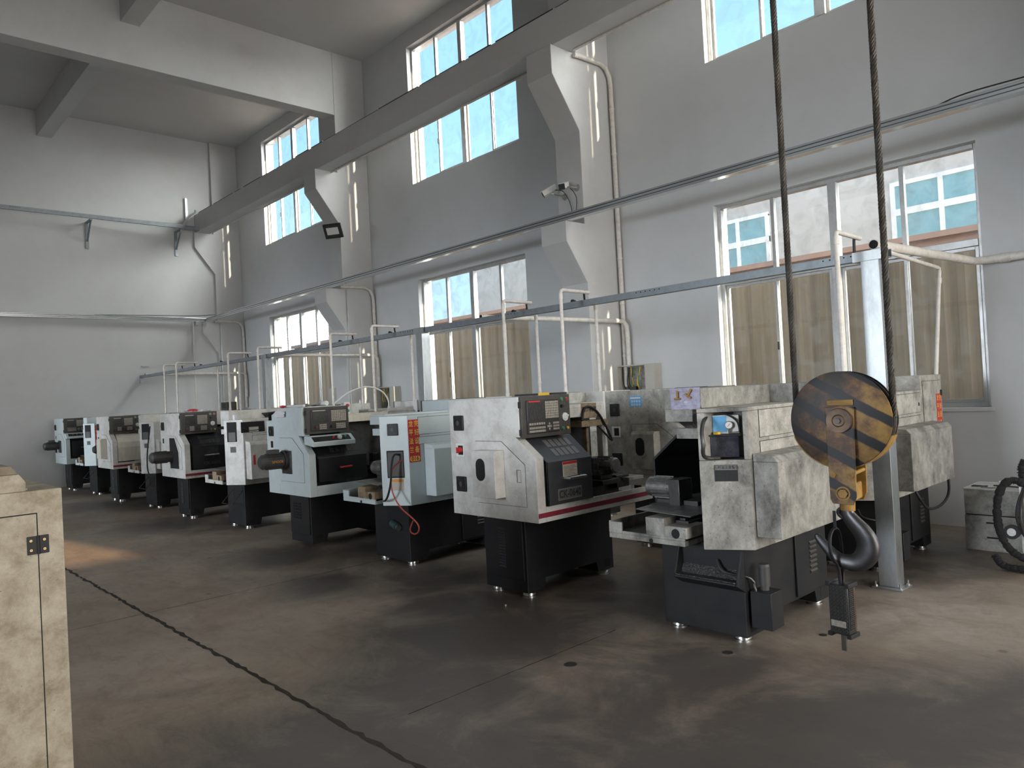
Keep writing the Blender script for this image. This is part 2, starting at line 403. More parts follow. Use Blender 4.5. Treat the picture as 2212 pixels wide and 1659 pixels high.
# window wall with its openings, thickness 0.3 outwards
def wall_with_openings(mb, y0, y1):
    xs = [XF - .3]
    for b0 in BAYS: xs += [b0 + W0, b0 + W0 + WW]
    xs.append(XE + .3)
    for i in range(0, len(xs), 2): mb.box(xs[i], xs[i + 1], y0, y1, 0, H)
    for b0 in BAYS:
        a, b2 = b0 + W0, b0 + W0 + WW
        mb.box(a, b2, y0, y1, 0, ZL0); mb.box(a, b2, y0, y1, ZL1, ZU0); mb.box(a, b2, y0, y1, ZU1, H)
m = MB(); wall_with_openings(m, 0.0, 0.3); structure(m.build('wall_right', M['wall'], smooth=False))
m = MB(); m.box(XF - .3, XE + .3, YB - .3, YB, 0, H); structure(m.build('wall_opposite', M['wall'], smooth=False))
structure(MB().box(XF - .3, XF, YB, 0, 0, H).build('wall_far', M['wall'], smooth=False))
oy0, oy1, oz0, oz1 = -3.70, -2.85, 4.95, 5.80  # unseen opening added so the sun throws a warm patch on the floor
m = MB().box(XE, XE + .3, YB, oy0, 0, H).box(XE, XE + .3, oy1, 0, 0, H).box(XE, XE + .3, oy0, oy1, 0, oz0).box(XE, XE + .3, oy0, oy1, oz1, H)
structure(m.build('wall_near', M['wall'], smooth=False))

root = bpy.data.objects.new('window_9', None); COL.objects.link(root); root.location = (XE + .12, oy0, oz0); structure(root)
PATCH_OPENING = (root, oy1 - oy0, oz1 - oz0)
# columns with two stepped brackets each
w2 = 0.2205
for i, xc in enumerate([-12, -6, 0, 6, 12]):
    mb = MB()
    mb.prism([(0, 0), (-.66, 0), (-.66, 2.86), (-1.018, 3.358), (-1.018, 3.617), (-.66, 3.617), (-.66, 4.817), (-1.126, 5.445), (-1.126, 5.808),
              (-.66, 5.808), (-.66, H), (0, H)], 'x', xc - w2, xc + w2)
    o = mb.build('concrete_column', M['concrete_white'], smooth=False, bevel=0.008)
    structure(o)
# crane runway beam on the upper brackets
mb = MB().box(XF, XE, -1.083, -.751, 5.808, 6.238)
structure(mb.build('runway_beam', M['concrete_white'], smooth=False, bevel=0.006))
mb = MB(); rnd = random.Random(5); x = XF + .3
while x < XE - 1:
    L_ = rnd.uniform(.3, 1.1); mb.box(x, x + L_, -1.079, -1.0, 6.239, 6.239 + rnd.uniform(.006, .018)); x += L_ + rnd.uniform(0, .15)
mb.box(XF + .05, XE - .05, -.95, -.89, 6.239, 6.30)
tag(mb.build('crane_rail', M['iron'], smooth=False), 'dark rusty crane rail lying along the top of the white runway beam', 'rail')
# roof beams
for i, x1 in enumerate([-5.79, 0.2, 6.2]):
    structure(MB().box(x1 - .30, x1, YB, -.64, 6.90, H).build('roof_beam', M['concrete_white'], smooth=False, bevel=0.006))
for yy in (-4.32, -8.0, -11.7):
    structure(MB().box(XF, XE, yy, yy + .28, 7.545, H).build('secondary_beam', M['concrete_white'], smooth=False, bevel=0.006))

# ------------------------------------------------------------------ windows
def glass_mat(name, tint, gloss=0.10, smear=0.12):
    m = bpy.data.materials.new(name); m.use_nodes = True
    nt = m.node_tree; n = nt.nodes; l = nt.links; n.clear()
    out = n.new('ShaderNodeOutputMaterial'); tr = n.new('ShaderNodeBsdfTransparent'); gl = n.new('ShaderNodeBsdfGlossy')
    df = n.new('ShaderNodeBsdfDiffuse'); df.inputs['Color'].default_value = (0.55, 0.55, 0.53, 1)
    tr.inputs['Color'].default_value = (*tint, 1); gl.inputs['Roughness'].default_value = 0.02
    lw = n.new('ShaderNodeLayerWeight'); lw.inputs['Blend'].default_value = 0.5
    pw = n.new('ShaderNodeMath'); pw.operation = 'POWER'; pw.inputs[1].default_value = 5; l.new(lw.outputs['Facing'], pw.inputs[0])
    fr = n.new('ShaderNodeMath'); fr.operation = 'MULTIPLY_ADD'; fr.inputs[1].default_value = 0.9; fr.inputs[2].default_value = 0.04; l.new(pw.outputs[0], fr.inputs[0])
    mx = n.new('ShaderNodeMixShader'); l.new(fr.outputs[0], mx.inputs[0]); l.new(tr.outputs[0], mx.inputs[1]); l.new(gl.outputs[0], mx.inputs[2])
    g = n.new('ShaderNodeNewGeometry'); no = n.new('ShaderNodeTexNoise'); no.inputs['Scale'].default_value = 3.5; no.inputs['Detail'].default_value = 10
    no.inputs['Distortion'].default_value = 1.4
    l.new(g.outputs['Position'], no.inputs['Vector'])
    r = n.new('ShaderNodeMapRange'); r.inputs['From Min'].default_value = 0.45; r.inputs['From Max'].default_value = 0.8; r.inputs['To Max'].default_value = smear
    l.new(no.outputs['Fac'], r.inputs['Value'])
    m2 = n.new('ShaderNodeMixShader'); l.new(r.outputs[0], m2.inputs[0]); l.new(mx.outputs[0], m2.inputs[1]); l.new(df.outputs[0], m2.inputs[2])
    l.new(m2.outputs[0], out.inputs['Surface'])
    return m
M['glass'] = glass_mat('window_glass', (0.97, 0.99, 1.0))
M['glass_low'] = glass_mat('lower_window_glass', (0.93, 0.96, 0.97), smear=0.22)
M['sheer'] = mat('brown_sheet', (0.125, 0.103, 0.080), 0.75, dirt=(0.225, 0.187, 0.143), amount=0.6, scale=2.0, stretch=(7, 1, .15))

M['patch_pane'] = glass_mat('patch_dimming_pane', (0.50, 0.42, 0.32), smear=0.3)  # made-up tint that dims and warms the sun patch on the floor
r9, w9, h9 = PATCH_OPENING
MB().box(-.03, .03, 0, .04, 0, h9).box(-.03, .03, w9 - .04, w9, 0, h9).box(-.03, .03, .0402, w9 - .0402, 0, .04).box(-.03, .03, .0402, w9 - .0402, h9 - .04, h9).build('window_frame', M['alu'], r9, smooth=False)
MB().box(-.002, .002, .0404, w9 - .0404, .0402, h9 - .0402).build('pane', M['patch_pane'], r9, smooth=False)
wn_ = 0
for b0 in BAYS:
    for zone in ('lower', 'upper'):
        wn_ += 1
        a, b2 = b0 + W0, b0 + W0 + WW
        z0, z1 = (ZL0, ZL1) if zone == 'lower' else (ZU0, ZU1)
        zt = 2.68 if zone == 'lower' else 6.58
        root = bpy.data.objects.new('window_%d' % wn_, None); COL.objects.link(root); root.location = (a, 0.12, z0); structure(root)
        Wd, Hh, T = WW, z1 - z0, zt - z0
        fr = MB()
        fw = .045
        fr.box(0, fw, -.03, .05, 0, Hh); fr.box(Wd - fw, Wd, -.03, .05, 0, Hh)
        fr.box(fw, Wd - fw, -.03, .05, 0, fw); fr.box(fw, Wd - fw, -.03, .05, Hh - fw, Hh)
        cx = Wd / 2
        fr.box(cx - .045, cx + .045, -.04, .05, fw, Hh - fw)
        fr.box(fw, cx - .045, -.035, .05, T - .035, T + .035); fr.box(cx + .045, Wd - fw, -.035, .05, T - .035, T + .035)
        mul = [fw + (cx - .045 - fw) / 2, cx + .045 + (Wd - fw - cx - .045) / 2]
        for mx_ in mul:
            fr.box(mx_ - .022, mx_ + .022, -.02, .04, T + .035, Hh - fw)
        fr.build('window_frame', M['alu'], root, bevel=.004)
        # sliding sashes below the transom
        cells = [(fw, mul[0]), (mul[0], cx - .045), (cx + .045, mul[1]), (mul[1], Wd - fw)]
        for k, (p, q) in enumerate(cells):
            yo = 0.02 if k % 2 == 0 else -.012
            sa = MB(); s_ = .032
            p2 = p + .001; q2 = q - .001
            if k in (0, 2): q2 += .02
            else: p2 -= .02
            zb_, zt_ = fw + .001, T - .036
            sa.box(p2, p2 + s_, yo - .012, yo + .012, zb_, zt_); sa.box(q2 - s_, q2, yo - .012, yo + .012, zb_, zt_)
            sa.box(p2 + s_, q2 - s_, yo - .012, yo + .012, zb_, zb_ + s_); sa.box(p2 + s_, q2 - s_, yo - .012, yo + .012, zt_ - s_, zt_)
            so = sa.build('sash', M['alu'], root, bevel=.003)
            MB().box(p2 + s_ - .002, q2 - s_ + .002, yo - .002, yo + .002, zb_ + s_ - .002, zt_ - s_ + .002).build('pane', M['glass_low'] if zone == 'lower' else M['glass'], so, smooth=False)
            if k == 1:
                MB().box(p2 + .006, p2 + .022, yo - .03, yo - .0125, T * .45, T * .45 + .09).build('latch', M['rubber'], so, bevel=.002)
            u0, u1 = p + (0.022 if k in (1, 3) else 0), q - (0.022 if k in (0, 2) else 0)
            MB().box(u0, u1, .006, .010, T + .036, Hh - fw - .001).build('pane', M['glass_low'] if zone == 'lower' else M['glass'], root, smooth=False)
        if zone == 'lower':
            sl = MB().box(-.03, Wd + .03, -.145, -.121, -.035, 0.0)
            sl.build('window_sill', M['concrete_white'], root, bevel=.004)

# ------------------------------------------------------------------ what stands outside the windows
M['ext_roof'] = mat('exterior_roof', (0.62, 0.56, 0.52), 0.6)
M['ext_grey'] = mat('exterior_concrete_grey', (0.45, 0.45, 0.46), 0.8)
M['ext_wall'] = mat('exterior_plaster', (0.56, 0.54, 0.52), 0.8, dirt=(0.44, 0.40, 0.37), amount=0.3, scale=0.8)
M['ext_glass'] = mat('exterior_teal_glass', (0.22, 0.42, 0.48), 0.5, dirt=(0.35, 0.52, 0.58), amount=0.4, scale=2)
M['ext_white'] = mat('exterior_white_frame', (0.85, 0.86, 0.86), 0.5)
M['ext_brick'] = mat('exterior_brick_red', (0.31, 0.21, 0.18), 0.8, dirt=(0.24, 0.16, 0.14), amount=0.5, scale=6)
M['ext_ground'] = mat('exterior_ground', (0.30, 0.28, 0.25), 0.9)
tag(MB().box(-30, 30, .31, 30, -.25, -.05).build('yard_ground', M['ext_ground'], smooth=False), 'pale yard ground outside the lower windows', 'ground')['kind'] = 'structure'
# corrugated brown shed wall close to the lower panes
sh = MB(); n_ = 0; x = -14.0; pts = []
while x < 12.0:
    pts += [(x, 1.30), (x + .05, 1.27), (x + .13, 1.27), (x + .18, 1.30)]; x += .22
k_ = len(pts)
sh.add([(p[0], p[1], 0) for p in pts] + [(p[0], p[1], 2.86) for p in pts] + [(p[0], 1.33, 0) for p in pts] + [(p[0], 1.33, 2.86) for p in pts],
       [(i, i + 1, k_ + i + 1, k_ + i) for i in range(k_ - 1)] + [(2 * k_ + i + 1, 2 * k_ + i, 3 * k_ + i, 3 * k_ + i + 1) for i in range(k_ - 1)] +
       [(k_ + i, k_ + i + 1, 3 * k_ + i + 1, 3 * k_ + i) for i in range(k_ - 1)])
tag(sh.build('corrugated_fence', M['sheer'], smooth=False), 'brown corrugated sheet fence standing right outside the lower window panes', 'fence')
# neighbouring workshop
root = thing('neighbouring_workshop', (0, 9.0, -.05), 'pale plastered neighbouring workshop with teal windows beyond the fence', 'building')
MB().box(-13.3, 14, 0, 5, 0, 8.2).build('wall', M['ext_wall'], root, smooth=False)
for wx, w_ in ((-9.6, 2.3), (-4.6, 2.4), (.58, 2.9), (6.2, 2.4), (9.8, 2.4)):
    fr = MB(); z0, z1 = 3.6, 5.6
    fr.box(wx, wx + w_, -.06, -.002, z0, z0 + .09); fr.box(wx, wx + w_, -.06, -.002, z1 - .09, z1); fr.box(wx, wx + w_, -.06, -.002, z0 + 1.28, z0 + 1.42)
    for t in (0, .33, .66, 1): fr.box(wx + t * (w_ - .09), wx + t * (w_ - .09) + .09, -.066, -.003, z0 + .05, z1 - .05)
    fo = fr.build('window', M['ext_white'], root, smooth=False)
    MB().box(wx + .09, wx + w_ - .09, -.03, -.002, z0 + .09, z1 - .09).build('pane', M['ext_glass'], fo, smooth=False)
bs = thing('brick_shed', (0, 3.5, -.05), 'low reddish brick shed between the fence and the pale workshop', 'shed')
MB().box(-16, 14, 0, 2.2, 0, 3.38).build('wall', M['ext_brick'], bs, smooth=False)
MB().box(-16.1, 14.1, -.12, 2.3, 3.3802, 3.46).build('roof_edge', M['ext_brick'], bs, smooth=False)
root = thing('corrugated_roof_shed', (-25.0, 5.0, -.05), 'pale corrugated roof of a shed seen through the farthest lower window', 'shed')
rf = MB(); pts = []
for i in range(34): pts += [(i * .25, 0), (i * .25 + .06, .05), (i * .25 + .14, .05)]
k_ = len(pts)
rf.add([(p[0], 0, 2.9 + p[1]) for p in pts] + [(p[0], 3.4, 6.4 + p[1]) for p in pts] + [(p[0], 0, 2.84 + p[1]) for p in pts] + [(p[0], 3.4, 6.34 + p[1]) for p in pts],
       [(i, i + 1, k_ + i + 1, k_ + i) for i in range(k_ - 1)] + [(2 * k_ + i + 1, 2 * k_ + i, 3 * k_ + i, 3 * k_ + i + 1) for i in range(k_ - 1)] +
       [(i + 1, i, 2 * k_ + i, 2 * k_ + i + 1) for i in range(k_ - 1)])
rf.build('roof', M['ext_roof'], root, smooth=False)
MB().box(0, 8.3, .1, 3.3, 0, 2.84).build('wall', M['ext_brick'], root, smooth=False)
pp = thing('power_pole', (-16.2, 8.0, -.05), 'power pole with insulators and wires seen through the middle lower window', 'power pole')
MB().cyl((0, 0, 0), (0, 0, 7.2), .13, .09, 16).build('pole', M['ext_grey'], pp)
m = MB().box(-.9, .9, -.05, .05, 5.0, 5.1).box(-.7, .7, -.05, .05, 4.2, 4.28); ca = m.build('cross_arm', M['ext_grey'], pp, smooth=False)
for x in (-.8, -.3, .3, .8):
    MB().cyl((x, 0, 5.1002), (x, 0, 5.34), .06, .04, 12).build('insulator', M['ext_brick'], ca)
MB().tube([(-.8, 0, 5.36), (-.5, 0, 4.9), (-.75, 0, 4.4), (-.2, 0, 3.9), (.3, 0, 4.25)], .022, 6, smooth=2).tube([(-.3, 0, 5.36), (0, 0, 4.9), (-.2, 0, 4.4), (.35, 0, 3.9), (.5, 0, 4.22)], .022, 6, smooth=2).build('wire', M['iron'], pp)
# ------------------------------------------------------------------ CNC lathes
# local frame: x from the rear cover (0) to the operator's side (0.92), y from the headstock end (0) to the tail end, z up
def oval(mb_parent, name, material, x, z, w, h, y, d=.004):
    r = w / 2; pts = []
    for i in range(11): a = math.pi * i / 10; pts.append((x + r * math.cos(a), z + h / 2 - r + r * math.sin(a)))
    for i in range(11): a = math.pi + math.pi * i / 10; pts.append((x + r * math.cos(a), z - h / 2 + r + r * math.sin(a)))
    return MB().prism(pts, 'y', y - d, y).build(name, material, mb_parent)

def fan(root, x0, z0, y, s=.115, axis='y', cham=None):
    m = MB(); m.box(-s / 2, s / 2, -.012, 0, -s / 2, s / 2)
    o = m.build('vent_fan', M['fan'], root, bevel=.006)
    g = MB()
    for r in (.050, .040, .030): g.ring((0, -.0135, 0), (0, 1, 0), r * s / .115, (r - .003) * s / .115, .003, 20)
    g.build('fan_grille', M['console_dark'], o)
    MB().cyl((0, -.016, 0), (0, -.012, 0), .019 * s / .115, seg=16).build('fan_hub', M['console'], o)
    o.location = (x0, y, z0)
    return o

def levelling_foot(root, x, y):
    m = MB(); m.cyl((x, y, 0), (x, y, .012), .052, .051, 32); m.cyl((x, y, .0121), (x, y, .018), .040, .040, 32); m.cyl((x, y, .0181), (x, y, .034), .050, .046, 32)
    m.build('levelling_foot', M['chrome'], root)

def console(root, y0, y1, z0, z1, x0, x1, style, mat_=None):
    """operator panel facing +x"""
    c = MB().box(x0, x1, y0, y1, z0, z1).build('control_console', mat_ or M['console'], root, bevel=.004, label='dark grey control console')
    h, w = z1 - z0, y1 - y0
    bz0, bz1, by0, by1 = z0 + .10 * h, z1 - .10 * h, y0 + .09 * w, y0 + (.74 if style != 'step' else .95) * w
    MB().box(x1, x1 + .012, by0, by1, bz0, bz1).build('bezel', M['console_dark'], c, bevel=.004)
    bh, bw = bz1 - bz0, by1 - by0
    xs = x1 + .012
    MB().box(xs, xs + .002, by0 + .05 * bw, by0 + .47 * bw, bz0 + .40 * bh, bz0 + .92 * bh).build('screen', M['screen'], c)
    k = MB(); ny, nz = 8, 7
    ky0, ky1, kz0, kz1 = by0 + .55 * bw, by0 + .97 * bw, bz0 + .42 * bh, bz0 + .95 * bh
    for i in range(ny):
        for j in range(nz):
            a = ky0 + (ky1 - ky0) * i / ny; b_ = kz0 + (kz1 - kz0) * j / nz
            k.box(xs, xs + .003, a + .0012, a + (ky1 - ky0) / ny - .0012, b_ + .0012, b_ + (kz1 - kz0) / nz - .0012)
    k.build('keypad', M['keys'], c, smooth=False)
    k = MB()
    if style in ('ck', 'm1'):
        for j, (n_, off) in enumerate(((13, .03), (13, .13), (7, .25))):
            for i in range(n_):
                a = by0 + .04 * bw + i * .5 * bw / n_
                k.box(xs, xs + .003, a, a + .5 * bw / n_ * .75, bz0 + off * bh, bz0 + (off + .065) * bh)
        for i in range(5):
            for j in range(3): k.box(xs, xs + .003, by0 + (.78 + .04 * i) * bw, by0 + (.81 + .04 * i) * bw, bz0 + (.06 + .09 * j) * bh, bz0 + (.12 + .09 * j) * bh)
        for dy, dz in ((0, .08), (0, -.08), (.05, 0), (-.05, 0), (0, 0)): k.box(xs, xs + .004, by0 + (.66 + dy - .018) * bw, by0 + (.66 + dy + .018) * bw, bz0 + (.18 + dz - .03) * bh, bz0 + (.18 + dz + .03) * bh)
    else:
        for (a, b_) in ((.22, .42), (.68, .95)):
            for i in range(5):
                for j in range(3):
                    a0 = a + (b_ - a) * i / 5
                    k.box(xs, xs + .003, by0 + a0 * bw, by0 + (a0 + (b_ - a) / 6.2) * bw, bz0 + (.07 + .09 * j) * bh, bz0 + (.14 + .09 * j) * bh)
        for yy, mm in ((.12, 'dull_red'), (.55, 'console_dark')):
            MB().cyl((xs, by0 + yy * bw, bz0 + .2 * bh), (xs + .022, by0 + yy * bw, bz0 + .2 * bh), .014, .013, 18).build('override_knob', M[mm], c)
    k.build('soft_keys', M['keys'], c, smooth=False)
    MB().box(xs, xs + .0015, by0 + .05 * bw, by0 + .40 * bw, bz0 + .935 * bh, bz0 + .975 * bh).build('name_strip', M['red'] if style == 'ck' else M['label'], c)
    if style != 'step':
        cy = y0 + .87 * w
        for dy, dz, mm in ((-.055, .38, 'green'), (.055, .38, 'red'), (-.05, -.34, 'green'), (.05, -.34, 'yellow')):
            p = (x1, cy + dy * w, z0 + (.5 + dz) * h)
            b_ = MB().cyl(p, (p[0] + .007, p[1], p[2]), .0145, seg=18).build('push_button', M['chrome'], c)
            MB().cyl((p[0] + .007, p[1], p[2]), (p[0] + .014, p[1], p[2]), .010, .009, 16).build('button_cap', M[mm], b_)
        p = (x1, cy - .05 * w, z0 + .71 * h)
        MB().cyl(p, (p[0] + .016, p[1], p[2]), .013, .011, 16).box(p[0] + .012, p[0] + .02, p[1] - .004, p[1] + .018, p[2] - .004, p[2] + .004).build('selector_switch', M['console_dark'], c)
        p = (x1, cy, z0 + .44 * h)
        m = MB().cyl(p, (p[0] + .012, p[1], p[2]), .031, .030, 28).cyl((p[0] + .012, p[1], p[2]), (p[0] + .02, p[1], p[2]), .018, .016, 20)
        m.cyl((p[0] + .012, p[1] + .014, p[2] + .010), (p[0] + .03, p[1] + .014, p[2] + .010), .005, seg=10).build('jog_wheel', M['white_plastic'], c)
    for z in (z0 + .14 * h, z1 - .2 * h):
        MB().box(x1 - .026, x1 - .006, y0 - .009, y0, z - .022, z + .022).build('hinge', M['rubber'], c, bevel=.002)
    return c

def louvres(root, x0, x1, z0, z1, y, n, material, cols=1):
    """pressed louvres on a plate facing -y"""
    m = MB(); cw = (x1 - x0) / cols
    for c_ in range(cols):
        for i in range(n):
            z = z0 + (z1 - z0) * (i + .5) / n; h = (z1 - z0) / n * .4
            a, b_ = x0 + c_ * cw + .006, x0 + (c_ + 1) * cw - .006
            m.prism([(y, z - h), (y - .008, z + h * .2), (y, z + h)], 'x', a, b_)
    return m.build('louvre_row', material, root, smooth=False)

def inner_works(root, L, zb, motor='finned', dirty=True):
    """bed, headstock, chuck, carriage and tailstock seen past the sliding door"""
    z = zb + .02
    m = MB().box(.40, .66, .10, L - .10, z, z + .11).box(.42, .46, .10, L - .10, z + .11, z + .125).box(.60, .64, .10, L - .10, z + .11, z + .125)
    m.build('lathe_bed', M['iron'], root, bevel=.004)
    MB().box(.36, .66, .10, .46, z + .126, z + .42).build('headstock', M['iron'], root, bevel=.01)
    m = MB().cyl((.54, .46, z + .33), (.54, .54, z + .33), .085, seg=28).cyl((.54, .54, z + .33), (.54, .56, z + .33), .07, .05, 28)
    for k in range(3):
        a = 2 * math.pi * k / 3 + .4
        m.obox((.54 + .05 * math.cos(a), .568, z + .33 + .05 * math.sin(a)), (math.cos(a), 0, math.sin(a)), (0, 1, 0), (-math.sin(a), 0, math.cos(a)), .05, .02, .022)
    m.build('chuck', M['steel'], root)
    yc = L - .44
    m = MB().box(.38, .78, yc, yc + .20, z + .126, z + .165).box(.44, .74, yc + .03, yc + .17, z + .166, z + .20)
    m.build('carriage', M['iron'], root, bevel=.004)
    tp = MB().box(.60, .72, yc + .04, yc + .15, z + .201, z + .235).box(.63, .69, yc + .06, yc + .13, z + .236, z + .29)
    tp.build('tool_post', M['steel'], root, bevel=.003)
    m = MB()
    for dx in (.605, .645, .685, .715): m.cyl((dx, yc + .095, z + .236), (dx, yc + .095, z + .325), .011, seg=10)
    m.build('clamp_bolt', M['steel'], root)
    m = MB(); ym = L - .30
    m.cyl((.62, ym, z + .27), (.80, ym, z + .27), .062, seg=24).cyl((.80, ym, z + .27), (.812, ym, z + .27), .060, .050, 24)
    for k in range(14):
        a = 2 * math.pi * k / 14; m.obox((.70, ym + .064 * math.cos(a), z + .27 + .064 * math.sin(a)), (1, 0, 0), (0, math.cos(a), math.sin(a)), (0, -math.sin(a), math.cos(a)), .13, .012, .006)
    m.build('servo_motor', M['steel'], root)
    MB().box(.54, .62, ym - .07, ym + .07, z + .126, z + .33).build('motor_bracket', M['iron'], root, bevel=.004)

def lathe(name, X, Y, flip, label, group, paint, L=1.37, zb=.555, ped=(.12, .64), side='window', cons='cjk', door='grey', door_y=(.09, .56), handle='chrome',
          text=None, stripe=True, tail='panel', hood=True, sign=None, chute=False, guard_paint=None, cover_paint=None, feet=True, isolator='red', chutestyle='box',
          bottom_louvre='one', simple=False, hood_z=1.46, hood_text=None, tail_box=True, blue_note=False, console_y=(.0, .50), open_rear=False):
    root = thing(name, (X, Y, 0), label, 'lathe', group, math.pi if flip else 0.0)
    B = M['black_paint']; P = M[paint]; cov = M[cover_paint or paint]
    W = .92
    # ---- pedestal
    p0, p1 = ped
    y0, y1 = .15, L - .17
    zt = zb
    m = MB()
    m.prism([(y0, .04), (y0 + .17, .04), (y0 + .19, .12), (y1 - .21, .12), (y1 - .19, .04), (y1, .04), (y1, zt), (y0, zt)], 'x', p0, p1)
    pb = m.build('pedestal', B, root, smooth=False, bevel=.004, label='black pedestal')
    for s_, xx in ((1, p1), (-1, p0)):
        for yy in (y0 + .045, y1 - .115):
            MB().box(min(xx, xx + s_ * .0015), max(xx, xx + s_ * .0015), yy, yy + .07, .065, .125).build('bolt_recess', M['dark'], pb, smooth=False)
    if feet:
        for fx in (p0 + .07, p1 - .05):
            for fy in (.21, L - .245): levelling_foot(root, fx, fy)
    # panel with louvres on the headstock end
    pn = MB().box(p0 + .02, p1 - .02, y0 - .014, y0 - .0005, .13, zt - .02).build('access_panel', B, pb, bevel=.003)
    if bottom_louvre == 'one': louvres(pn, p0 + .17, p0 + .25, .20, .50, y0 - .0145, 14, M['grey_door'])
    else: louvres(pn, p0 + .09, p0 + .27, .28, .46, y0 - .0145, 6, M['dark'], cols=2)
    # panel with louvres on the rear
    rp = MB().box(p0 - .014, p0 - .0005, y0 + .08, y0 + .45, .14, zt - .03).build('rear_panel', B, pb, bevel=.003)
    m = MB()
    for i in range(7):
        z = .26 + i * .030; m.prism([(p0 - .0145, z - .010), (p0 - .024, z + .002), (p0 - .0145, z + .012)], 'y', y0 + .18, y0 + .27)
    m.build('louvre_row', M['console'], rp, smooth=False)
    # ---- headstock cabinet
    m = MB()
    if cons == 'step':
        prof = [(0, zb), (W, zb), (W, .985), (.80, 1.09), (.72, 1.17), (.82, 1.17), (.82, 1.46), (.30, 1.46), (.16, 1.40), (.13, 1.395), (.13, 1.335), (0, 1.335)]
    else:
        prof = [(0, zb), (W, zb), (W, 1.04), (.73, 1.18), (.775, 1.18), (.775, 1.46), (0, 1.46)]
    m.prism(prof, 'y', 0, .075)
    zt2 = 1.46
    m.box(.16 if cons == 'step' else 0.0, .36, .0752, .50, zb, zt2)
    if cons == 'step': m.box(0, .1598, .0752, .50, zb, 1.335)
    m.box(.3602, .775 if cons != 'step' else .82, .0752, .50, 1.19, zt2)
    hc = m.build('headstock_cabinet', P, root, smooth=False, bevel=.003)
    if cons == 'step': MB().box(.885, W, .0, .0, 1, 1) if False else None
    # shallow pressed base pocket and seam
    MB().box(.03, .26, -.002, 0, zb + .012, zb + .10).build('base_pocket', P, root, bevel=.001)
    # side door outline and plate
    d = MB()
    poly = [(.30, .70), (.81, .70), (.81, .99), (.58, 1.15), (.30, 1.15)]
    grow = [(.297, .697), (.813, .697), (.813, .992), (.581, 1.153), (.297, 1.153)]
    d.prism(grow, 'y', -.0012, 0); d.build('door_gap', M['dark'], root, smooth=False)
    sd_ = MB().prism(poly, 'y', -.0035, -.0013).build('side_door', P, root, smooth=False)
    if side in ('window', 'window_knob'):
        wb = MB()
        wb.prism([(-.10, .755), (-.10, 1.065), (-.085, 1.09), (-.0036, 1.09), (-.0036, .755)], 'x', .36, .605)
        wo = wb.build('belt_cover', M['cream'] if side == 'window_knob' else P, root, smooth=False, bevel=.003)
        if side == 'window': oval(wo, 'sight_window', M['dark'], .455, .955, .095, .16, -.1002)
        lt = MB().box(.728, .770, -.0044, -.0036, .866, .954).build('door_latch', M['dark'], sd_, smooth=False); MB().box(.735, .768, -.0052, -.0045, .869, .951).build('latch_plate', P, lt, smooth=False)
    if side in ('motor', 'motor_open', 'window_knob', 'motor_big'):
        mz = .92; mx = .40 if side != 'motor_big' else .42
        if side == 'motor_open':
            MB().prism([(.37, .70), (.74, .70), (.74, .93), (.60, 1.13), (.37, 1.13)], 'y', -.0052, -.0037).build('open_bay', M['dark'], sd_, smooth=False)
            fr_ = MB()
            for a, b_ in (((.37, .70), (.74, .70)), ((.74, .70), (.74, .93)), ((.74, .93), (.60, 1.13)), ((.60, 1.13), (.37, 1.13)), ((.37, 1.13), (.37, .70))):
                fr_.tube([(a[0], -.008, a[1]), (b_[0], -.008, b_[1])], .008, 6)
            fr_.build('bay_frame', P, sd_)
            mx, mz = .42, .87
        else:
            if side != 'window_knob': MB().box(.36, .56, -.02, -.0037, .78, 1.02).build('motor_flange', M['iron'], root, bevel=.003)
        if side == 'window_knob': mx = .13; mz = .90
        r = .062 if side == 'window_knob' else .075
        Lm = .08 if side == 'window_knob' else .26
        m = MB().cyl((mx, -.006, mz), (mx, -Lm, mz), r, seg=26).cyl((mx, -Lm, mz), (mx, -Lm - .025, mz), r, r * .7, 26)
        for k in range(18):
            a = 2 * math.pi * k / 18; m.obox((mx + (r + .003) * math.cos(a), -Lm * .55, mz + (r + .003) * math.sin(a)), (0, 1, 0), (math.cos(a), 0, math.sin(a)), (-math.sin(a), 0, math.cos(a)), Lm * .6, .012, .005)
        if side == 'motor_big': m.cyl((mx, -.02, mz), (mx, -.045, mz), .095, seg=26)
        mo = m.build('spindle_motor', M['motor'], root, label='dark grey spindle motor')
        if side in ('motor_big', 'motor'):
            MB().box(mx - .05, mx + .05, -.19, -.09, mz + r, mz + r + .045).build('terminal_box', M['motor'], mo, bevel=.005)
            if side == 'motor_big':
                k = MB(); letter(k, 'SIMOOE', .034, (mx + r + .0102, -.13, mz - .005), (0, 1, 0), (0, 0, 1)); k.build('raised_lettering', M['orange'], mo, smooth=False)
    # fans, isolator
    s = .115 if cons != 'step' else .105
    fan(root, .115, (1.285 if cons != 'step' else 1.22), 0, s)
    if cons != 'step': fan(root, .115, .825, 0)
    iso = MB().box(.065, .165, -.004, 0, 1.03, 1.13).build('isolator_recess', M['white_plastic'], root, bevel=.002)
    MB().box(.095, .15, -.0055, -.0041, 1.045, 1.115).build('recess_shade', M['dark'], iso, smooth=False)
    if isolator == 'red':
        MB().cyl((.125, -.006, 1.082), (.125, -.03, 1.082), .022, .018, 20).box(.118, .132, -.045, -.03, 1.06, 1.105).build('isolator_knob', M['red'], iso)
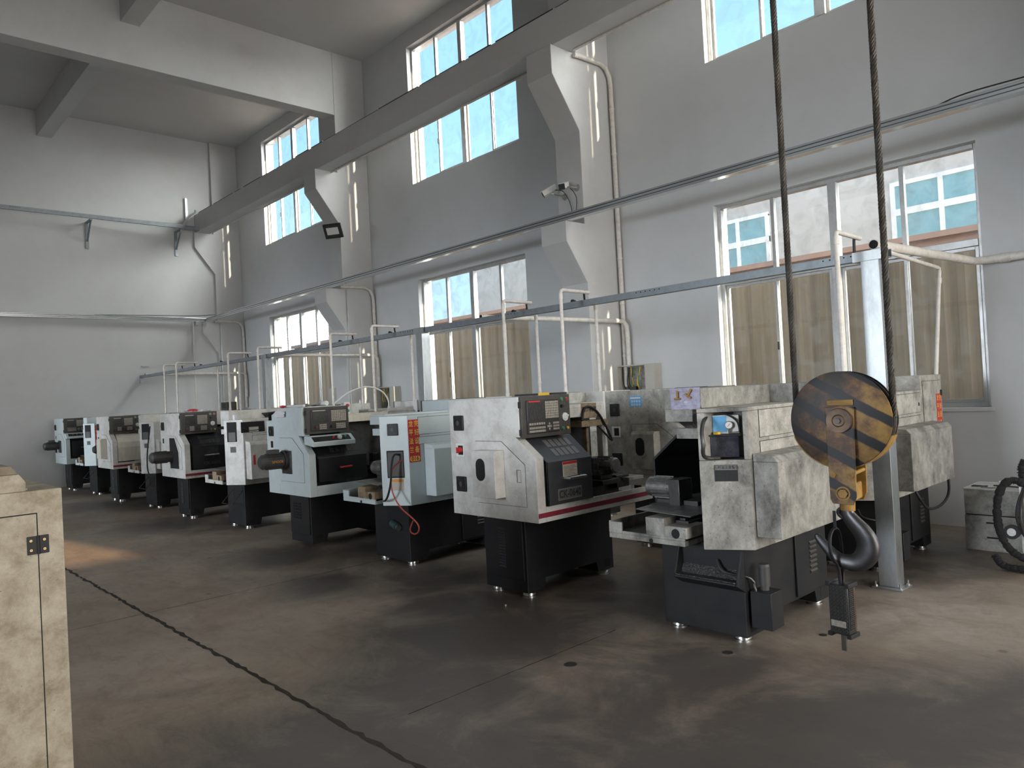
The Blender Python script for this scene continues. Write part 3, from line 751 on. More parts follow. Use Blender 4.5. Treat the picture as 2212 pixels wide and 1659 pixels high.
    # ---- console
    if cons == 'step':
        console(root, .02, .50, 1.185, 1.455, .8201, .87, 'step')
        bb = MB().prism([(.80, 1.085), (.98, 1.06), (.985, 1.10), (.90, 1.165), (.80, 1.17)], 'y', .02, .50).build('button_box', P, root, smooth=False, bevel=.003)
        # sloping black plate with buttons
        n_ = Vector((.065, 0, .085)).normalized(); c0 = Vector((.9425, .25, 1.1325)); ax = Vector((0, 1, 0)); up = ax.cross(n_) * -1
        MB().obox(c0 + n_ * .001, ax, up, n_, .42, .075, .002).build('button_plate', M['ink'], bb, smooth=False)
        for dy, mm, r in ((-.15, 'console_dark', .010), (.02, 'red', .012), (.09, 'white_plastic', .026), (.15, 'green', .014)):
            a = c0 + ax * dy + n_ * .002
            MB().cyl(a, a + n_ * .02, r, r * .85, 18).build('push_button', M[mm], bb)
    else:
        console(root, console_y[0] + .005, console_y[1], 1.17, 1.463, .7751, .80, 'ck' if cons == 'ck' else ('m1' if cons == 'm1' else 'cjk'))
    if cons == 'm1':
        bb = MB().prism([(.78, 1.06), (.97, 1.06), (.97, 1.09), (.86, 1.165), (.78, 1.165)], 'y', .01, .50).build('button_box', P, root, smooth=False, bevel=.003)
        n_ = Vector((.075, 0, .11)).normalized(); c0 = Vector((.915, .25, 1.128)); ax = Vector((0, 1, 0)); up = ax.cross(n_) * -1
        MB().obox(c0 + n_ * .001, ax, up, n_, .40, .08, .002).build('button_plate', M['ink'], bb, smooth=False)
        for dy in (-.12, -.05, .03, .12):
            a = c0 + ax * dy + n_ * .002; MB().cyl(a, a + n_ * .012, .014, seg=14).build('push_button', M['chrome'], bb)
    # ---- sliding door
    if door:
        dm = {'grey': M['grey_door'], 'black': M['black_paint'], 'cream': M['cream']}[door]
        da, db = door_y
        f_ = .93 if cons != 'step' else .925
        zc_ = 1.0 if cons != 'step' else .94
        t = .014
        if door == 'cream':
            outer = [(.66, 1.185), (.74, 1.165), (.82, 1.10), (.86, 1.02), (.875, .93), (.88, .70)]
        else:
            outer = [(.66, 1.185), (.735, 1.16), (f_, zc_), (f_, .70)]
        inner = [(p[0] - t, p[1] - t * .7) for p in outer][::-1]; inner[0] = (outer[-1][0] - t, .70)
        m = MB().prism(outer + inner, 'y', da, db)
        # end cheek on the headstock side
        m.prism([(outer[0][0] - .02, .70)] + outer[::-1], 'y', da, da + .012)
        do = m.build('sliding_door', dm, root, smooth=False, bevel=.002, label={'grey': 'graphite grey sliding door', 'black': 'black sliding door', 'cream': 'cream sliding door with curved top'}[door])
        if door != 'cream':
            # slots in the slope
            sl = Vector((f_ - .735, 0, zc_ - 1.16)); ln = sl.length; sl.normalize(); nn = Vector((-sl.z, 0, sl.x)); nn = nn if nn.z > 0 else -nn
            m = MB()
            wd = (db - da)
            for i in range(5):
                yy = da + wd * (.34 + .115 * i)
                for (a, b_) in ((.12, .42), (.50, .80)):
                    p = Vector((.735, yy, 1.16)) + sl * (ln * (a + b_) / 2) + nn * .0012
                    m.obox(p, (0, 1, 0), sl, nn, wd * .085, ln * (b_ - a), .002)
            m.build('ventilation_slots', M['emboss'] if cons == 'ck' else M['screen'], do, smooth=False)
            if handle == 'chrome':
                hy = da + wd * .56; hz = .875
                m = MB().tube([(f_, hy - .085, hz), (f_ + .045, hy - .085, hz), (f_ + .045, hy + .085, hz), (f_, hy + .085, hz)], .012, 10, smooth=0)
                m.build('door_handle', M['chrome'], do, label='chrome bar handle')
            else:
                hy = da + wd * .55; hz = .83
                m = MB().tube([(f_, hy - .06, hz), (f_ + .02, hy - .06, hz), (f_ + .035, hy - .05, hz), (f_ + .035, hy + .05, hz), (f_ + .02, hy + .06, hz), (f_, hy + .06, hz)], .010, 10)
                m.build('door_handle', M['red'], do, label='red bow handle')
            if cons == 'ck':
                pl = MB().box(f_, f_ + .0015, da + .16, da + .31, .885, .99).build('warning_label', M['label'], do, smooth=False)
                MB().box(f_ + .0016, f_ + .0022, da + .162, da + .308, .970, .988).build('label_header', M['red'], pl, smooth=False)
                k = MB()
                for i in range(8): k.box(f_ + .0016, f_ + .0021, da + .170, da + .300 - (i % 3) * .015, .893 + i * .009, .895 + i * .009)
                k.build('label_text', M['ink'], pl, smooth=False)
            elif cons != 'step':
                MB().box(f_, f_ + .0015, da + .20, da + .36, .895, .985).build('sight_glass', M['screen'], do, smooth=False)
            if text:
                if cons == 'ck':
                    pl = MB().box(f_, f_ + .003, da + .10, da + .345, .725, .805).build('model_plate', M['emboss'], do, bevel=.001)
                    fr_ = MB().box(f_ + .003, f_ + .0036, da + .107, da + .338, .732, .798).build('plate_field', M['plate_grey'], pl, smooth=False)
                    k = MB(); letter(k, text, .072, (f_ + .0042, da + .2225, .765), (0, 1, 0), (0, 0, 1), bold=.0012, sx=.86); k.build('plate_lettering', M['ink'], pl, smooth=False)
                else:
                    k = MB(); letter(k, text, .058, (f_ + .001, da + wd * .56, .765), (0, 1, 0), (0, 0, 1), bold=.001); k.build('raised_lettering', M['console'], do, smooth=False)
        else:
            MB().box(.60, .85, da, db + .35, .695, .70).build('lower_gap', M['dark'], do, smooth=False)
    # ---- chip tray
    y0t = .0752
    m = MB()
    m.box(.365, W, y0t, L, zb, zb + .03)
    m.box(W - .016, W, y0t, L, zb + .0302, zb + .105)
    m.box(W - .10, W - .0162, L - .014, L, zb + .0302, zb + .100)
    m.box(.365, W - .1002, L - .014, L, zb + .0302, zb + .048)
    tr = m.build('chip_tray', P, root, smooth=False, bevel=.003)
    MB().box(.37, W - .018, y0t + .45, L - .016, zb + .0304, zb + .036).build('tray_floor', M['chips'], tr, smooth=False)
    if stripe:
        MB().box(W, W + .0015, .0, L, zb + .033, zb + .066).build('stripe', M['stripe'], tr, smooth=False, label='maroon stripe')
    # ---- back wall of the working area, hood, rear covers
    MB().box(.3002, .312, .5002, L - (.30 if tail_box else .015), zb + .0304, 1.3448).build('back_wall', M['iron'], root, smooth=False)
    yE = L - (.36 if tail_box else .02)
    g = MB()
    g.box(.0, .3000, .5002, yE, zb, 1.345)
    rc = g.build('rear_cabinet', cov, root, smooth=False, bevel=.003)
    if hood:
        hd = MB().box(.25, .50, .5004, L - .07, 1.3452, hood_z)
        hd.box(.3125, .50, .5004, L - .07, 1.27, 1.3450)
        ho = hd.build('hood', M[guard_paint or paint], root, smooth=False, bevel=.003)
        MB().box(.43, .49, L - .0698, L - .03, zb + .105, 1.30).build('hood_post', M[guard_paint or paint], root, smooth=False, bevel=.003) if tail == 'post' else None
        if hood_text:
            pl = MB().box(.40, .5025, .96, 1.15, 1.255, 1.375).build('name_box', M['copper_label'], root, bevel=.003)
            k = MB(); letter(k, hood_text, .045, (.5035, 1.055, 1.325), (0, 1, 0), (0, 0, 1), bold=.001); k.build('lettering', M['ink'], pl, smooth=False)
            MB().box(.38, .5005, .96, 1.29, 1.185, 1.235).build('guide_rail', M['copper_label'], root, bevel=.003)
            MB().box(.39, .43, 1.09, 1.12, .70, 1.184).build('hood_post', M['copper_label'], root, bevel=.003)
    # cover plates and their seams on the rear (-x) face
    m = MB()
    for (ya, yb_, za, zc) in ((.53, yE + .11 if tail_box else yE - .03, 1.17, 1.322), (.53, yE + .11 if tail_box else yE - .03, 1.085, 1.145)):
        m.box(-.0012, 0, ya - .003, yb_ + .003, za - .003, zc + .003)
    m.build('cover_gap', M['dark'], rc, smooth=False)
    m = MB()
    for (ya, yb_, za, zc) in ((.53, yE + .11 if tail_box else yE - .03, 1.17, 1.322), (.53, yE + .11 if tail_box else yE - .03, 1.085, 1.145)):
        m.box(-.0035, -.0013, ya, yb_, za, zc)
    m.build('cover_plate', cov, rc, smooth=False)
    MB().box(-.007, -.0036, .56, .58, 1.22, 1.245).build('cover_lock', M['rubber'], rc)
    gp = MB()
    yA, yB_ = (0.30 if open_rear == 'long' else .50), L - ((.30 if sign else .155) if tail_box else .05)
    gp.box(-.15, -.004, yA, yB_, zb + .07, 1.04)
    gp.prism([(-.004, 1.0402), (-.15, 1.0402), (-.12, 1.075), (-.004, 1.085)], 'y', yA, yB_)
    gb = gp.build('coolant_guard', M[guard_paint or paint], root, smooth=False, bevel=.004)
    # head cabinet door at the rear with latch pads
    MB().box(-.0012, 0, .027, .463, .597, 1.413).build('door_gap', M['dark'], root, smooth=False)
    rd = MB().box(-.004, -.0013, .03, .46, .60, 1.41).build('cabinet_door', P, root, smooth=False)
    for z in (.78, 1.28): MB().box(-.012, -.0041, .02, .05, z, z + .05).build('hinge', M['rubber'], rd, bevel=.002)
    # ---- tail end cabinet with its chamfered face
    if tail_box:
        cd, xi = .135, .24
        yi = yE + .0002
        full = [(0, yi), (xi, yi), (xi, L), (.035, L - cd + .01), (0, L - cd)]
        A = Vector((xi, L, 0)); Bv = Vector((0, L - cd, 0)); dv = (Bv - A); ln = dv.length; dv.normalize(); nn = Vector((-dv.y, dv.x, 0)); nn = nn if nn.y > 0 else -nn
        m = MB()
        if tail == 'pump':
            m.prism([(0, yi), (xi, yi), (xi, L), (0, L - cd)], 'z', zb, 1.055)
            m.prism([(0, yi), (xi, yi), (xi, L), (0, L - cd)], 'z', 1.322, 1.345)
            def strip(t0, t1, dp):
                a = A + dv * (ln * t0); b_ = A + dv * (ln * t1)
                return [(a.x, a.y), (b_.x, b_.y), (b_.x - nn.x * dp, b_.y - nn.y * dp), (a.x - nn.x * dp, a.y - nn.y * dp)]
            m.prism([(xi, L), (xi - .035, L - .015), (xi - .035, yi), (xi, yi)], 'z', 1.0552, 1.3218)
            m.prism([(0, L - cd), (.030, L - cd + .013), (.030, yi), (0, yi)], 'z', 1.0552, 1.3218)
        else:
            m.prism([(0, yi), (xi, yi), (xi, L), (0, L - cd)], 'z', zb, 1.345)
        tc = m.build('tail_cabinet', P, root, smooth=False, bevel=.004)
        up = Vector((0, 0, 1)); rt = dv  # seen from outside, dv runs to the viewer's right
        def onface(t, z, off=0.0): return A + dv * (ln * t) + up * z + nn * off
        if tail == 'pump':
            MB().box(.031, xi - .036, yi, yi + .03, 1.056, 1.321).build('recess_back', M['white_dirty'], tc, smooth=False)
            c = onface(.52, 1.125, -.085)
            tk = MB().obox(c, rt, nn, up, .155, .09, .12).build('lubricator', M['oil'], tc, bevel=.004, label='dark translucent oil tank')
            MB().obox(onface(.52, 1.190, -.083), rt, nn, up, .175, .10, .010).build('tank_lid', M['label_dark'], tk, bevel=.002)
            MB().obox(onface(.56, 1.249, -.100), rt, nn, up, .145, .06, .105).build('pump_box', M['white_plastic'], tk, bevel=.003)
            MB().obox(onface(.44, 1.252, -.069), rt, nn, up, .075, .003, .090).build('blue_label', M['label_blue'], tk, smooth=False)
            p = onface(.38, 1.196, -.055); MB().cyl(p, p + up * .014, .020, .019, 20).build('filler_cap', M['yellow'], tk)
            p = onface(.62, 1.246, -.055)
            ga = MB().cyl(p - nn * .012, p + nn * .004, .022, seg=24).build('pressure_gauge', M['chrome'], tk)
            MB().cyl(p + nn * .0042, p + nn * .0052, .0185, seg=24).build('gauge_face', M['white_plastic'], ga)
            k = MB().obox(p + nn * .006, (rt + up).normalized(), nn, (up - rt).normalized(), .022, .001, .002).build('gauge_needle', M['ink'], ga, smooth=False)
            m = MB().tube([p - up * .02, p - up * .045, p - up * .045 + rt * .055], .008, 8).build('brass_fitting', M['chrome'], tk)
            q = p - up * .045 + rt * .055
            m = MB().tube([q, q + up * .03, q + up * .07 - rt * .01, q + up * .105 - rt * .06, q + up * .112 - rt * .10], .0045, 8, smooth=2).build('oil_tube', M['rubber'], tk)
            k = MB(); 
            for i in range(14): k.obox(onface(.40, 1.075 + i * .0075, -.039), rt, nn, up, .075 - (i % 4) * .008, .0006, .0015)
            k.build('tank_print', M['screen'], tk, smooth=False)
            la = MB().obox(onface(.52, .983, .001), rt, nn, up, .125, .002, .092).build('warning_plate', M['label_dark'], tc, smooth=False)
            MB().obox(onface(.52, 1.013, .0022), rt, nn, up, .119, .001, .026).build('plate_header', M['emboss'], la, smooth=False)
            k = MB(); letter(k, '\u26a0\u65f6\u6cb9\u6ce8\u610f\u8b66\u544a', .019, onface(.52, 1.013, .0032), rt, up, bold=.0003); k.build('header_text', M['ink'], la, smooth=False)
            k = MB()
            for i in range(6): k.obox(onface(.49 - (i % 2) * .02, .948 + i * .0075, .0022), rt, nn, up, .085 - (i % 3) * .012, .0006, .002)
            k.build('plate_text', M['screen'], la, smooth=False)
        elif tail == 'fan':
            o = fan(root, 0, 0, 0, .105); p = onface(.48, 1.225, .0)
            o.location = p; o.rotation_euler = (0, 0, math.atan2(nn.y, nn.x) + math.pi / 2)
            def face_round(z0_, z1_, t0, t1, off, th, matn, nm, par):
                h = z1_ - z0_; w_ = (t1 - t0) * ln
                ob = MB().obox(onface((t0 + t1) / 2, (z0_ + z1_) / 2, off), rt, nn, up, w_, th, h).build(nm, M[matn], par, bevel=min(.018, th * .45) if th > .01 else 0, smooth=False)
                return ob
            fo_ = face_round(.80, 1.04, .22, .82, .001, .003, 'dark', 'oval_port', tc)
            face_round(.812, 1.028, .25, .79, .0028, .001, 'console', 'port_glass', fo_)
            lb_ = face_round(.69, .79, .30, .78, .001, .0015, 'label', 'caution_label', tc)
            face_round(.765, .789, .305, .775, .0022, .0008, 'orange', 'label_header', lb_)
        elif tail == 'pocket':
            fo_ = MB().obox(onface(.42, 1.20, .001), rt, nn, up, .14, .003, .24).build('oil_window', M['dark'], tc, smooth=False)
            MB().obox(onface(.42, 1.14, .003), rt, nn, up, .10, .002, .11).build('oil_tank', M['console'], fo_, smooth=False)
            MB().obox(onface(.45, .985, .001), rt, nn, up, .08, .003, .07).build('grey_label', M['console'], tc, smooth=False)
        # ledge box behind the door opening
        MB().box(xi + .0005, xi + .16, L - .09, L - .03, 1.175, 1.235).build('inner_ledge', P, tc, smooth=False, bevel=.002)
        if sign:
            yy0, yy1, za, zc = L - cd - .125, L - cd - .004, .93, 1.305
            sg = MB().box(-.0022, -.0002, yy0, yy1, za, zc).build('red_sign', M['sign_red'], root, smooth=False, label='red sign with yellow Chinese characters and a number')
            k = MB(); cw = (yy1 - yy0)
            for col, s_ in ((.24, '\u9f99\u5e73\u6cd5\u5170'), (.73, '\u5b8c\u597d\u8bbe\u5907')):
                for i, ch in enumerate(s_):
                    letter(k, ch, .060, (-.0030, yy1 - col * cw, zc - .040 - i * .076), (0, -1, 0), (0, 0, 1), bold=.0006, sx=.80)
            k.build('characters', M['sign_yellow'], sg, smooth=False)
            pts = []; cy, cz, hw, hh = (yy0 + yy1) / 2, za + .032, cw * .44, .022
            for i in range(9): a = -math.pi / 2 + math.pi * i / 8; pts.append((cy + hw - hh * .6 + hh * .6 * math.cos(a), cz + hh * math.sin(a)))
            for i in range(9): a = math.pi / 2 + math.pi * i / 8; pts.append((cy - hw + hh * .6 + hh * .6 * math.cos(a), cz + hh * math.sin(a)))
            pl = MB().prism(pts, 'x', -.0032, -.0023).build('number_plate', M['sign_yellow'], sg, smooth=False)
            k = MB(); letter(k, sign, .050, (-.0036, cy, cz), (0, -1, 0), (0, 0, 1), bold=.002, sx=1.05); k.build('number', M['sign_red'], pl, smooth=False) if sign else None
    # ---- tailstock block resting in the tray end
    tb = MB()
    if tail in ('pump', 'fan', 'pocket'):
        tb.box(.34 + .15, .62, L - .19, L + .02, zb + .05, zb + .155); tb.box(.335, .4898, L - .19, L + .02, zb + .05, zb + .115)
        tbo = tb.build('tailstock_block', M['white_soot'] if tail == 'pump' else M['copper_label'], root, bevel=.004, smooth=False)
        MB().cyl((.41, L + .0201, zb + .075), (.41, L + .021, zb + .075), .028, seg=20).build('bore', M['dark'], tbo)
        m = MB(); m.add([(.33, L - .02, zb + .175), (.74, L - .05, zb + .185), (.72, L - .32, zb + .20), (.33, L - .32, zb + .19), (.33, L - .02, zb + .170), (.74, L - .05, zb + .180), (.72, L - .32, zb + .195), (.33, L - .32, zb + .185)],
                        [(0, 3, 2, 1), (4, 5, 6, 7), (0, 1, 5, 4), (1, 2, 6, 5), (2, 3, 7, 6), (3, 0, 4, 7)])
        m.build('way_cover', M['steel'], root, smooth=False)
        MB().cyl((.60, L + .0002, zb + .012), (.60, L + .003, zb + .012), .014, seg=14).build('drain_hole', M['dark'], tr)
    elif tail == 'post':
        MB().box(.56, .74, L - .22, L - .06, zb + .1, zb + .20).build('tailstock_block', M['iron'], root, bevel=.005)
        MB().box(.52, .80, L - .14, L + .05, zb + .15, zb + .175).build('way_cover', M['white_filthy'], root, bevel=.002)
        MB().box(.56, .60, L - .13, L - .02, zb + .0, zb + .149).build('cover_bracket', M['cream'], root, bevel=.002)
    inner_works(root, L, zb)
    # ---- chip outlet at the tail end of the pedestal
    if chute == 'box':
        a, b_ = p0 - .01, p0 + .41
        yb0 = y1
        m = MB()
        m.box(a, a + .012, yb0 + .0002, yb0 + .006, .31, zt - .002)
        for xx in (a, b_ - .012):
            m.prism([(yb0 + .0002, zt - .004), (yb0 + .0002, .30), (yb0 + .10, .355), (yb0 + .085, .372), (yb0 + .02, zt - .004)], 'x', xx, xx + .012)
        m.prism([(yb0 + .0002, .30), (yb0 + .10, .355), (yb0 + .098, .365), (yb0 + .0002, .312)], 'x', a + .0122, b_ - .0122)
        ch = m.build('chip_chute', B, root, smooth=False, bevel=.002)
        MB().prism([(yb0 + .0004, .3125), (yb0 + .095, .366), (yb0 + .09, .372), (yb0 + .03, .37), (yb0 + .0004, .42)], 'x', a + .0126, b_ - .0126).build('swarf_heap', M['chips'], ch, smooth=False)
    elif chute == 'wire':
        a, b_ = p0 + .03, p0 + .33; yb0 = y1
        m = MB().box(a + .02, b_ - .02, yb0, yb0 + .0015, .33, .50); ch = m.build('chip_opening', M['dark'], root, smooth=False)
        MB().tube([(a + .01, yb0 + .004, .48), (a - .02, yb0 + .15, .32), (b_ + .0, yb0 + .15, .32), (b_ - .01, yb0 + .004, .48)], .005, 6).build('wire_flap', M['iron'], ch)
        MB().tube([(a + .01, yb0 + .004, .50), (b_ - .01, yb0 + .004, .50)], .005, 6).build('hinge_rod', M['iron'], ch)
    elif chute == 'recess':
        a, b_ = p0 + .0, p0 + .34; yb0 = y1
        MB().box(a, b_, yb0, yb0 + .0015, .31, .52).build('chip_opening', M['dark'], root, smooth=False)
    return root
# ------------------------------------------------------------------ the lathes: X is the rear face, Y the headstock end
G1 = 'CNC lathes in the front row'; G2 = 'CNC lathes in the second row'
M9 = lathe('cnc_lathe', 1.91, -4.35, False, 'grimy white lathe with CK-0640 plate, front row, facing right', G1, 'white_dirty', L=1.29, zb=.595, ped=(.17, .62), cons='ck', door='grey',
      text='CK-0640', tail='post', hood=True, hood_z=1.375, tail_box=False, cover_paint='white_dirty', hood_text='\u6da6\u946b\u673a\u5e8a')
M10 = lathe('cnc_lathe', 4.31, -2.92, True, 'soot-stained white lathe nearest the camera, oil tank in its end panel', G1, 'white_soot', tail='pump', chute='box', door='black', door_y=(.30, .86),
      guard_paint='white_soot', cover_paint='white_filthy', ped=(.10, .65))
M8 = lathe('cnc_lathe', 1.04, -2.90, True, 'pale blue-white lathe with red 016 sign and hoses hanging from its end', G1, 'blue_white', tail='fan', chute='recess', door='black', sign='016', hood=True,
      hood_z=1.36, stripe=False, ped=(.10, .65))
M7 = lathe('cnc_lathe', -1.29, -4.35, False, 'pale blue-white lathe with a grey motor on its side and a red door handle', G1, 'blue_white', zb=.56, cons='step', side='motor_big', door='black', handle='red', isolator='none',
      stripe=False, tail='post', tail_box=False, hood_z=1.36, guard_paint='cream', bottom_louvre='two', L=1.30, door_y=(.09, .66), ped=(.17, .62), feet=False)
M6 = lathe('cnc_lathe', -2.37, -2.92, True, 'white lathe with an open rear shelf and a red tag, beside the motor-sided lathe', G1, 'white_dirty', tail='pocket', chute='wire', door='black', open_rear=True)
M5 = lathe('cnc_lathe', -4.73, -4.35, False, 'white lathe with CJK-0660 lettering, open side bay and black motor', G1, 'white_dirty', side='motor_open', cons='cjk', isolator='none', door='black', text='CJK-0660', tail='post',
      tail_box=False, L=1.32, zb=.58, ped=(.17, .62))
M4 = lathe('cnc_lathe', -5.64, -2.92, True, 'white lathe with a black hose down its end, third machine from far wall', G1, 'white_dirty', tail='pocket', chute='wire', door='black')
M3 = lathe('cnc_lathe', -8.06, -4.35, False, 'white lathe with a curved cream sliding door and maroon stripe', G1, 'white_dirty', side='window_knob', cons='cjk', isolator='none', door='cream', tail='post', tail_box=False, L=1.32,
      zb=.58, ped=(.17, .62))
M2 = lathe('cnc_lathe', -8.99, -2.92, True, 'pale blue-white lathe with red 00 sign between the two farthest consoles', G1, 'blue_white', tail='pocket', chute='wire', door='black', sign='001', stripe=False)
M1 = lathe('cnc_lathe', -11.25, -4.35, False, 'pale blue-white lathe nearest the far wall, graph on its screen', G1, 'blue_white', side='motor', cons='m1', isolator='none', door='black', stripe=False, tail='post', tail_box=False, L=1.32)
# second row
N1 = lathe('cnc_lathe', 1.91, -2.48, False, 'filthy white lathe behind the CK-0640 machine with a blue notice on its side', G2, 'white_filthy', L=1.29, zb=.595, ped=(.17, .62), cons='cjk', door='grey', isolator='none',
      tail='post', tail_box=False, blue_note=True)
N2 = lathe('cnc_lathe', 4.31, -.93, True, 'grimy lathe under the nearest window, red sign high on its end', G2, 'white_filthy', tail='pump', door='black', guard_paint='white_soot', ped=(.10, .65), open_rear='long')
N0 = lathe('cnc_lathe', 1.01, -.93, True, 'grimy white lathe in the second row behind the 016 machine', G2, 'white_dirty', tail='pocket', door='black', guard_paint='white_filthy')
N7 = lathe('cnc_lathe', -1.29, -2.37, False, 'white second-row lathe behind the motor-sided one', G2, 'white_dirty', side='none', cons='cjk', door='black', tail='post', tail_box=False, L=1.29)
N6 = lathe('cnc_lathe', -2.37, -.93, True, 'white second-row lathe whose back is covered by the pale blue pair', G2, 'white_dirty', tail='pocket', door='black', hood_z=1.375)
N5 = lathe('cnc_lathe', -4.73, -2.40, False, 'white second-row lathe behind the CJK-0660 machine', G2, 'white_dirty', cons='cjk', door='black', tail='post', tail_box=False, L=1.29)
N3 = lathe('cnc_lathe', -8.06, -2.40, False, 'white second-row lathe behind the cream-doored machine', G2, 'white_dirty', cons='cjk', door='black', tail='post', tail_box=False, L=1.29)
# ------------------------------------------------------------------ cable rail on posts above the aisle
YR = -2.46
def rail_post(x, label, near=False):
    r = thing('support_post', (x, YR, 0), label, 'post', 'posts carrying the galvanised cable rail')
    s = .062
    bp = MB().box(-.10, .10, -.095, .095, 0, .012).build('base_plate', M['galv'], r, bevel=.002)
    m = MB()
    for a in (-.08, .08):
        for b in (-.075, .075): m.cyl((a, b, .012), (a, b, .022), .013, seg=6).cyl((a, b, .022), (a, b, .045), .006, seg=10)
    m.build('anchor_bolt', M['chrome'], bp)
    MB().box(-s, s, -s, s, .0122, 2.285).build('post', M['galv'], r, bevel=.003)
    m = MB().box(-.12, .09, -.045, .045, 2.2855, 2.292).box(-.12, .09, -.0490, -.0450, 2.2855, 2.355)
    m.build('head_bracket', M['galv'], r, smooth=False)
rail_post(4.385, 'shiny galvanised square post with base plate beside the crane hook')
rail_post(-.935, 'galvanised post rising behind the 016 machine')
rail_post(-5.28, 'galvanised post in front of the farthest lower window')
m = MB()
m.box(XF + .02, 4.50, -.030, .030, 2.293, 2.296).box(XF + .02, 4.50, -.0325, -.030, 2.293, 2.352).box(XF + .02, 4.50, .030, .0325, 2.293, 2.352)
rail = m.build('cable_rail', M['rail_steel'], smooth=False); rail.location = (0, YR, 0)
m = MB()
for x0 in (4.30, 2.6, .75, -1.1, -3.0, -5.2, -7.4, -9.6):
    for k in range(6): m.cyl((x0 - k * .05, -.0326, 2.335), (x0 - k * .05, -.0336, 2.335), .006, seg=8)
m.build('rail_slots', M['dark'], rail, smooth=False)
tag(rail, 'long galvanised cable rail carried on posts above the rows of lathes', 'rail')
wb = MB().box(XF + .001, XF + .06, YR - .03, YR + .03, 2.18, 2.292)
tag(wb.build('wall_bracket', M['galv'], smooth=False), 'small steel bracket holding the cable rail end on the far wall', 'bracket')
tag(MB().box(XF + .001, XF + .03, -2.44, -2.28, 2.565, 2.58).build('wall_ledge', M['galv'], smooth=False), 'thin steel strip stuck on the far wall above the rail end', 'strip')

# ------------------------------------------------------------------ PVC drops from the rail to the machines
def drop(x, label, front=True, zt=2.43, zb_=1.352, yv=-2.81, r=.017, xr=None):
    d = MB(); yv = yv if front else -2.12
    ye = YR - .045 if front else YR + .045
    d.tube([(x, yv, zb_), (x, yv, zt - .03), (x, yv + (.01 if front else -.01), zt - .008), (x, yv + (.03 if front else -.03), zt), (x if xr is None else xr, ye + (.1 if front else -.02), zt - .002)], r, 12)
    o = d.build('conduit_drop', M['pvc'])
    tag(o, label, 'pipe', 'PVC conduit drops hanging from the cable rail')
    MB().cyl((x, yv, zt - .085), (x, yv, zt - .03), r * 1.22, seg=14).build('coupling', M['pvc'], o)
    MB().cyl((x, yv, zb_ + .12), (x, yv, zb_ + .14), r * 1.3, seg=14).build('pipe_clip', M['pvc'], o)
    k = MB().tube([(x, ye + (.06 if front else -.0), zt), (x - .02, YR, zt + .02), (x - .03, YR + .02, 2.34), (x - .03, YR + .03, 2.30)], .010, 8, smooth=2)
    k.build('cable', M['rubber'], o)
for x, wh in ((1.72, 'ending beside the CK-0640 console'), (.92, 'ending on the CK-0640 cabinet top'), (-1.52, 'left of the pair by the 016 machine'), (-2.55, 'over the motor-sided lathe console'),
          (-4.83, 'over the shelf-backed white lathe'), (-6.0, 'right of the CJK-0660 console'), (-8.49, 'second from the far wall'), (-9.18, 'nearest the far wall')):
    drop(x, 'white PVC drop before the rail, ' + wh)
drop(4.285, 'tall white PVC conduit drop behind the crane pulley', zt=2.47, zb_=1.30)
for x, wh in ((1.555, 'standing before the grimy lathe with blue notice'), (.70, 'ending behind the CK-0640 cabinet'), (-1.65, 'ending at the second-row machine behind 016'), (-2.92, 'behind the motor-sided lathe'), (-7.2, 'behind the curved cream door machine'),
              (-8.2, 'second-row drop nearest the far wall')):
    drop(x, 'white PVC drop behind the rail, ' + wh, front=False, zt=2.36, zb_=1.462 if x > -1 else 1.352, xr=x - .02)
d = MB().tube([(4.30, -1.0, 1.462), (4.37, -1.0, 2.32), (4.372, -1.01, 2.345), (4.373, -1.05, 2.35), (4.40, -2.38, 2.37)], .016, 12)
o = d.build('conduit_drop', M['pvc']); tag(o, 'thin white PVC conduit dropping right of the galvanised post', 'pipe', 'PVC conduit drops hanging from the cable rail')
MB().cyl((4.362, -1.0, 2.22), (4.366, -1.0, 2.27), .021, seg=14).build('coupling', M['pvc'], o)

# ------------------------------------------------------------------ wide PVC pipes crossing from the rail to the window wall
def big_pipe(pts, label, r=.036, sm=0, name='pvc_pipe', open_end=None):
    o = MB().tube(pts, r, 18, smooth=sm).build(name, M['pvc'])
    tag(o, label, 'pipe', 'wide PVC pipes on the walls')
    if open_end is not None:
        e = Vector(open_end); d = (Vector(pts[0]) - Vector(pts[1])).normalized()
        MB().cyl(Vector(pts[0]) + d * .0005, Vector(pts[0]) + d * .002, r * .86, seg=18).build('pipe_mouth', M['dark'], o)
    return o
p = big_pipe([(4.36, -2.36, 2.415), (4.42, -.16, 2.47), (4.44, -.11, 2.475), (4.50, -.09, 2.475), (5.74, -.085, 2.47)], 'wide white PVC pipe from the post to the wall, turning right', open_end=(4.36, -2.36, 2.4))
MB().cyl((4.60, -.0895, 2.475), (4.68, -.0893, 2.475), .042, seg=18).build('coupling', M['pvc'], p)
for xb, nm in ((0, 'near column'), (-6, 'middle column'), (-12, 'corner column')):
    big_pipe([(xb + .27 if xb else .10, -2.40, 2.37), (xb + .335, -.25, 2.365), (xb + .335, -.12, 2.36), (xb + .345, -.07, 2.30), (xb + .345, -.06, 2.2), (xb + .345, -.06, 1.76)],
             'white PVC pipe crossing from the rail to the %s' % nm, r=.030, sm=0, open_end=(1, 1, 1))
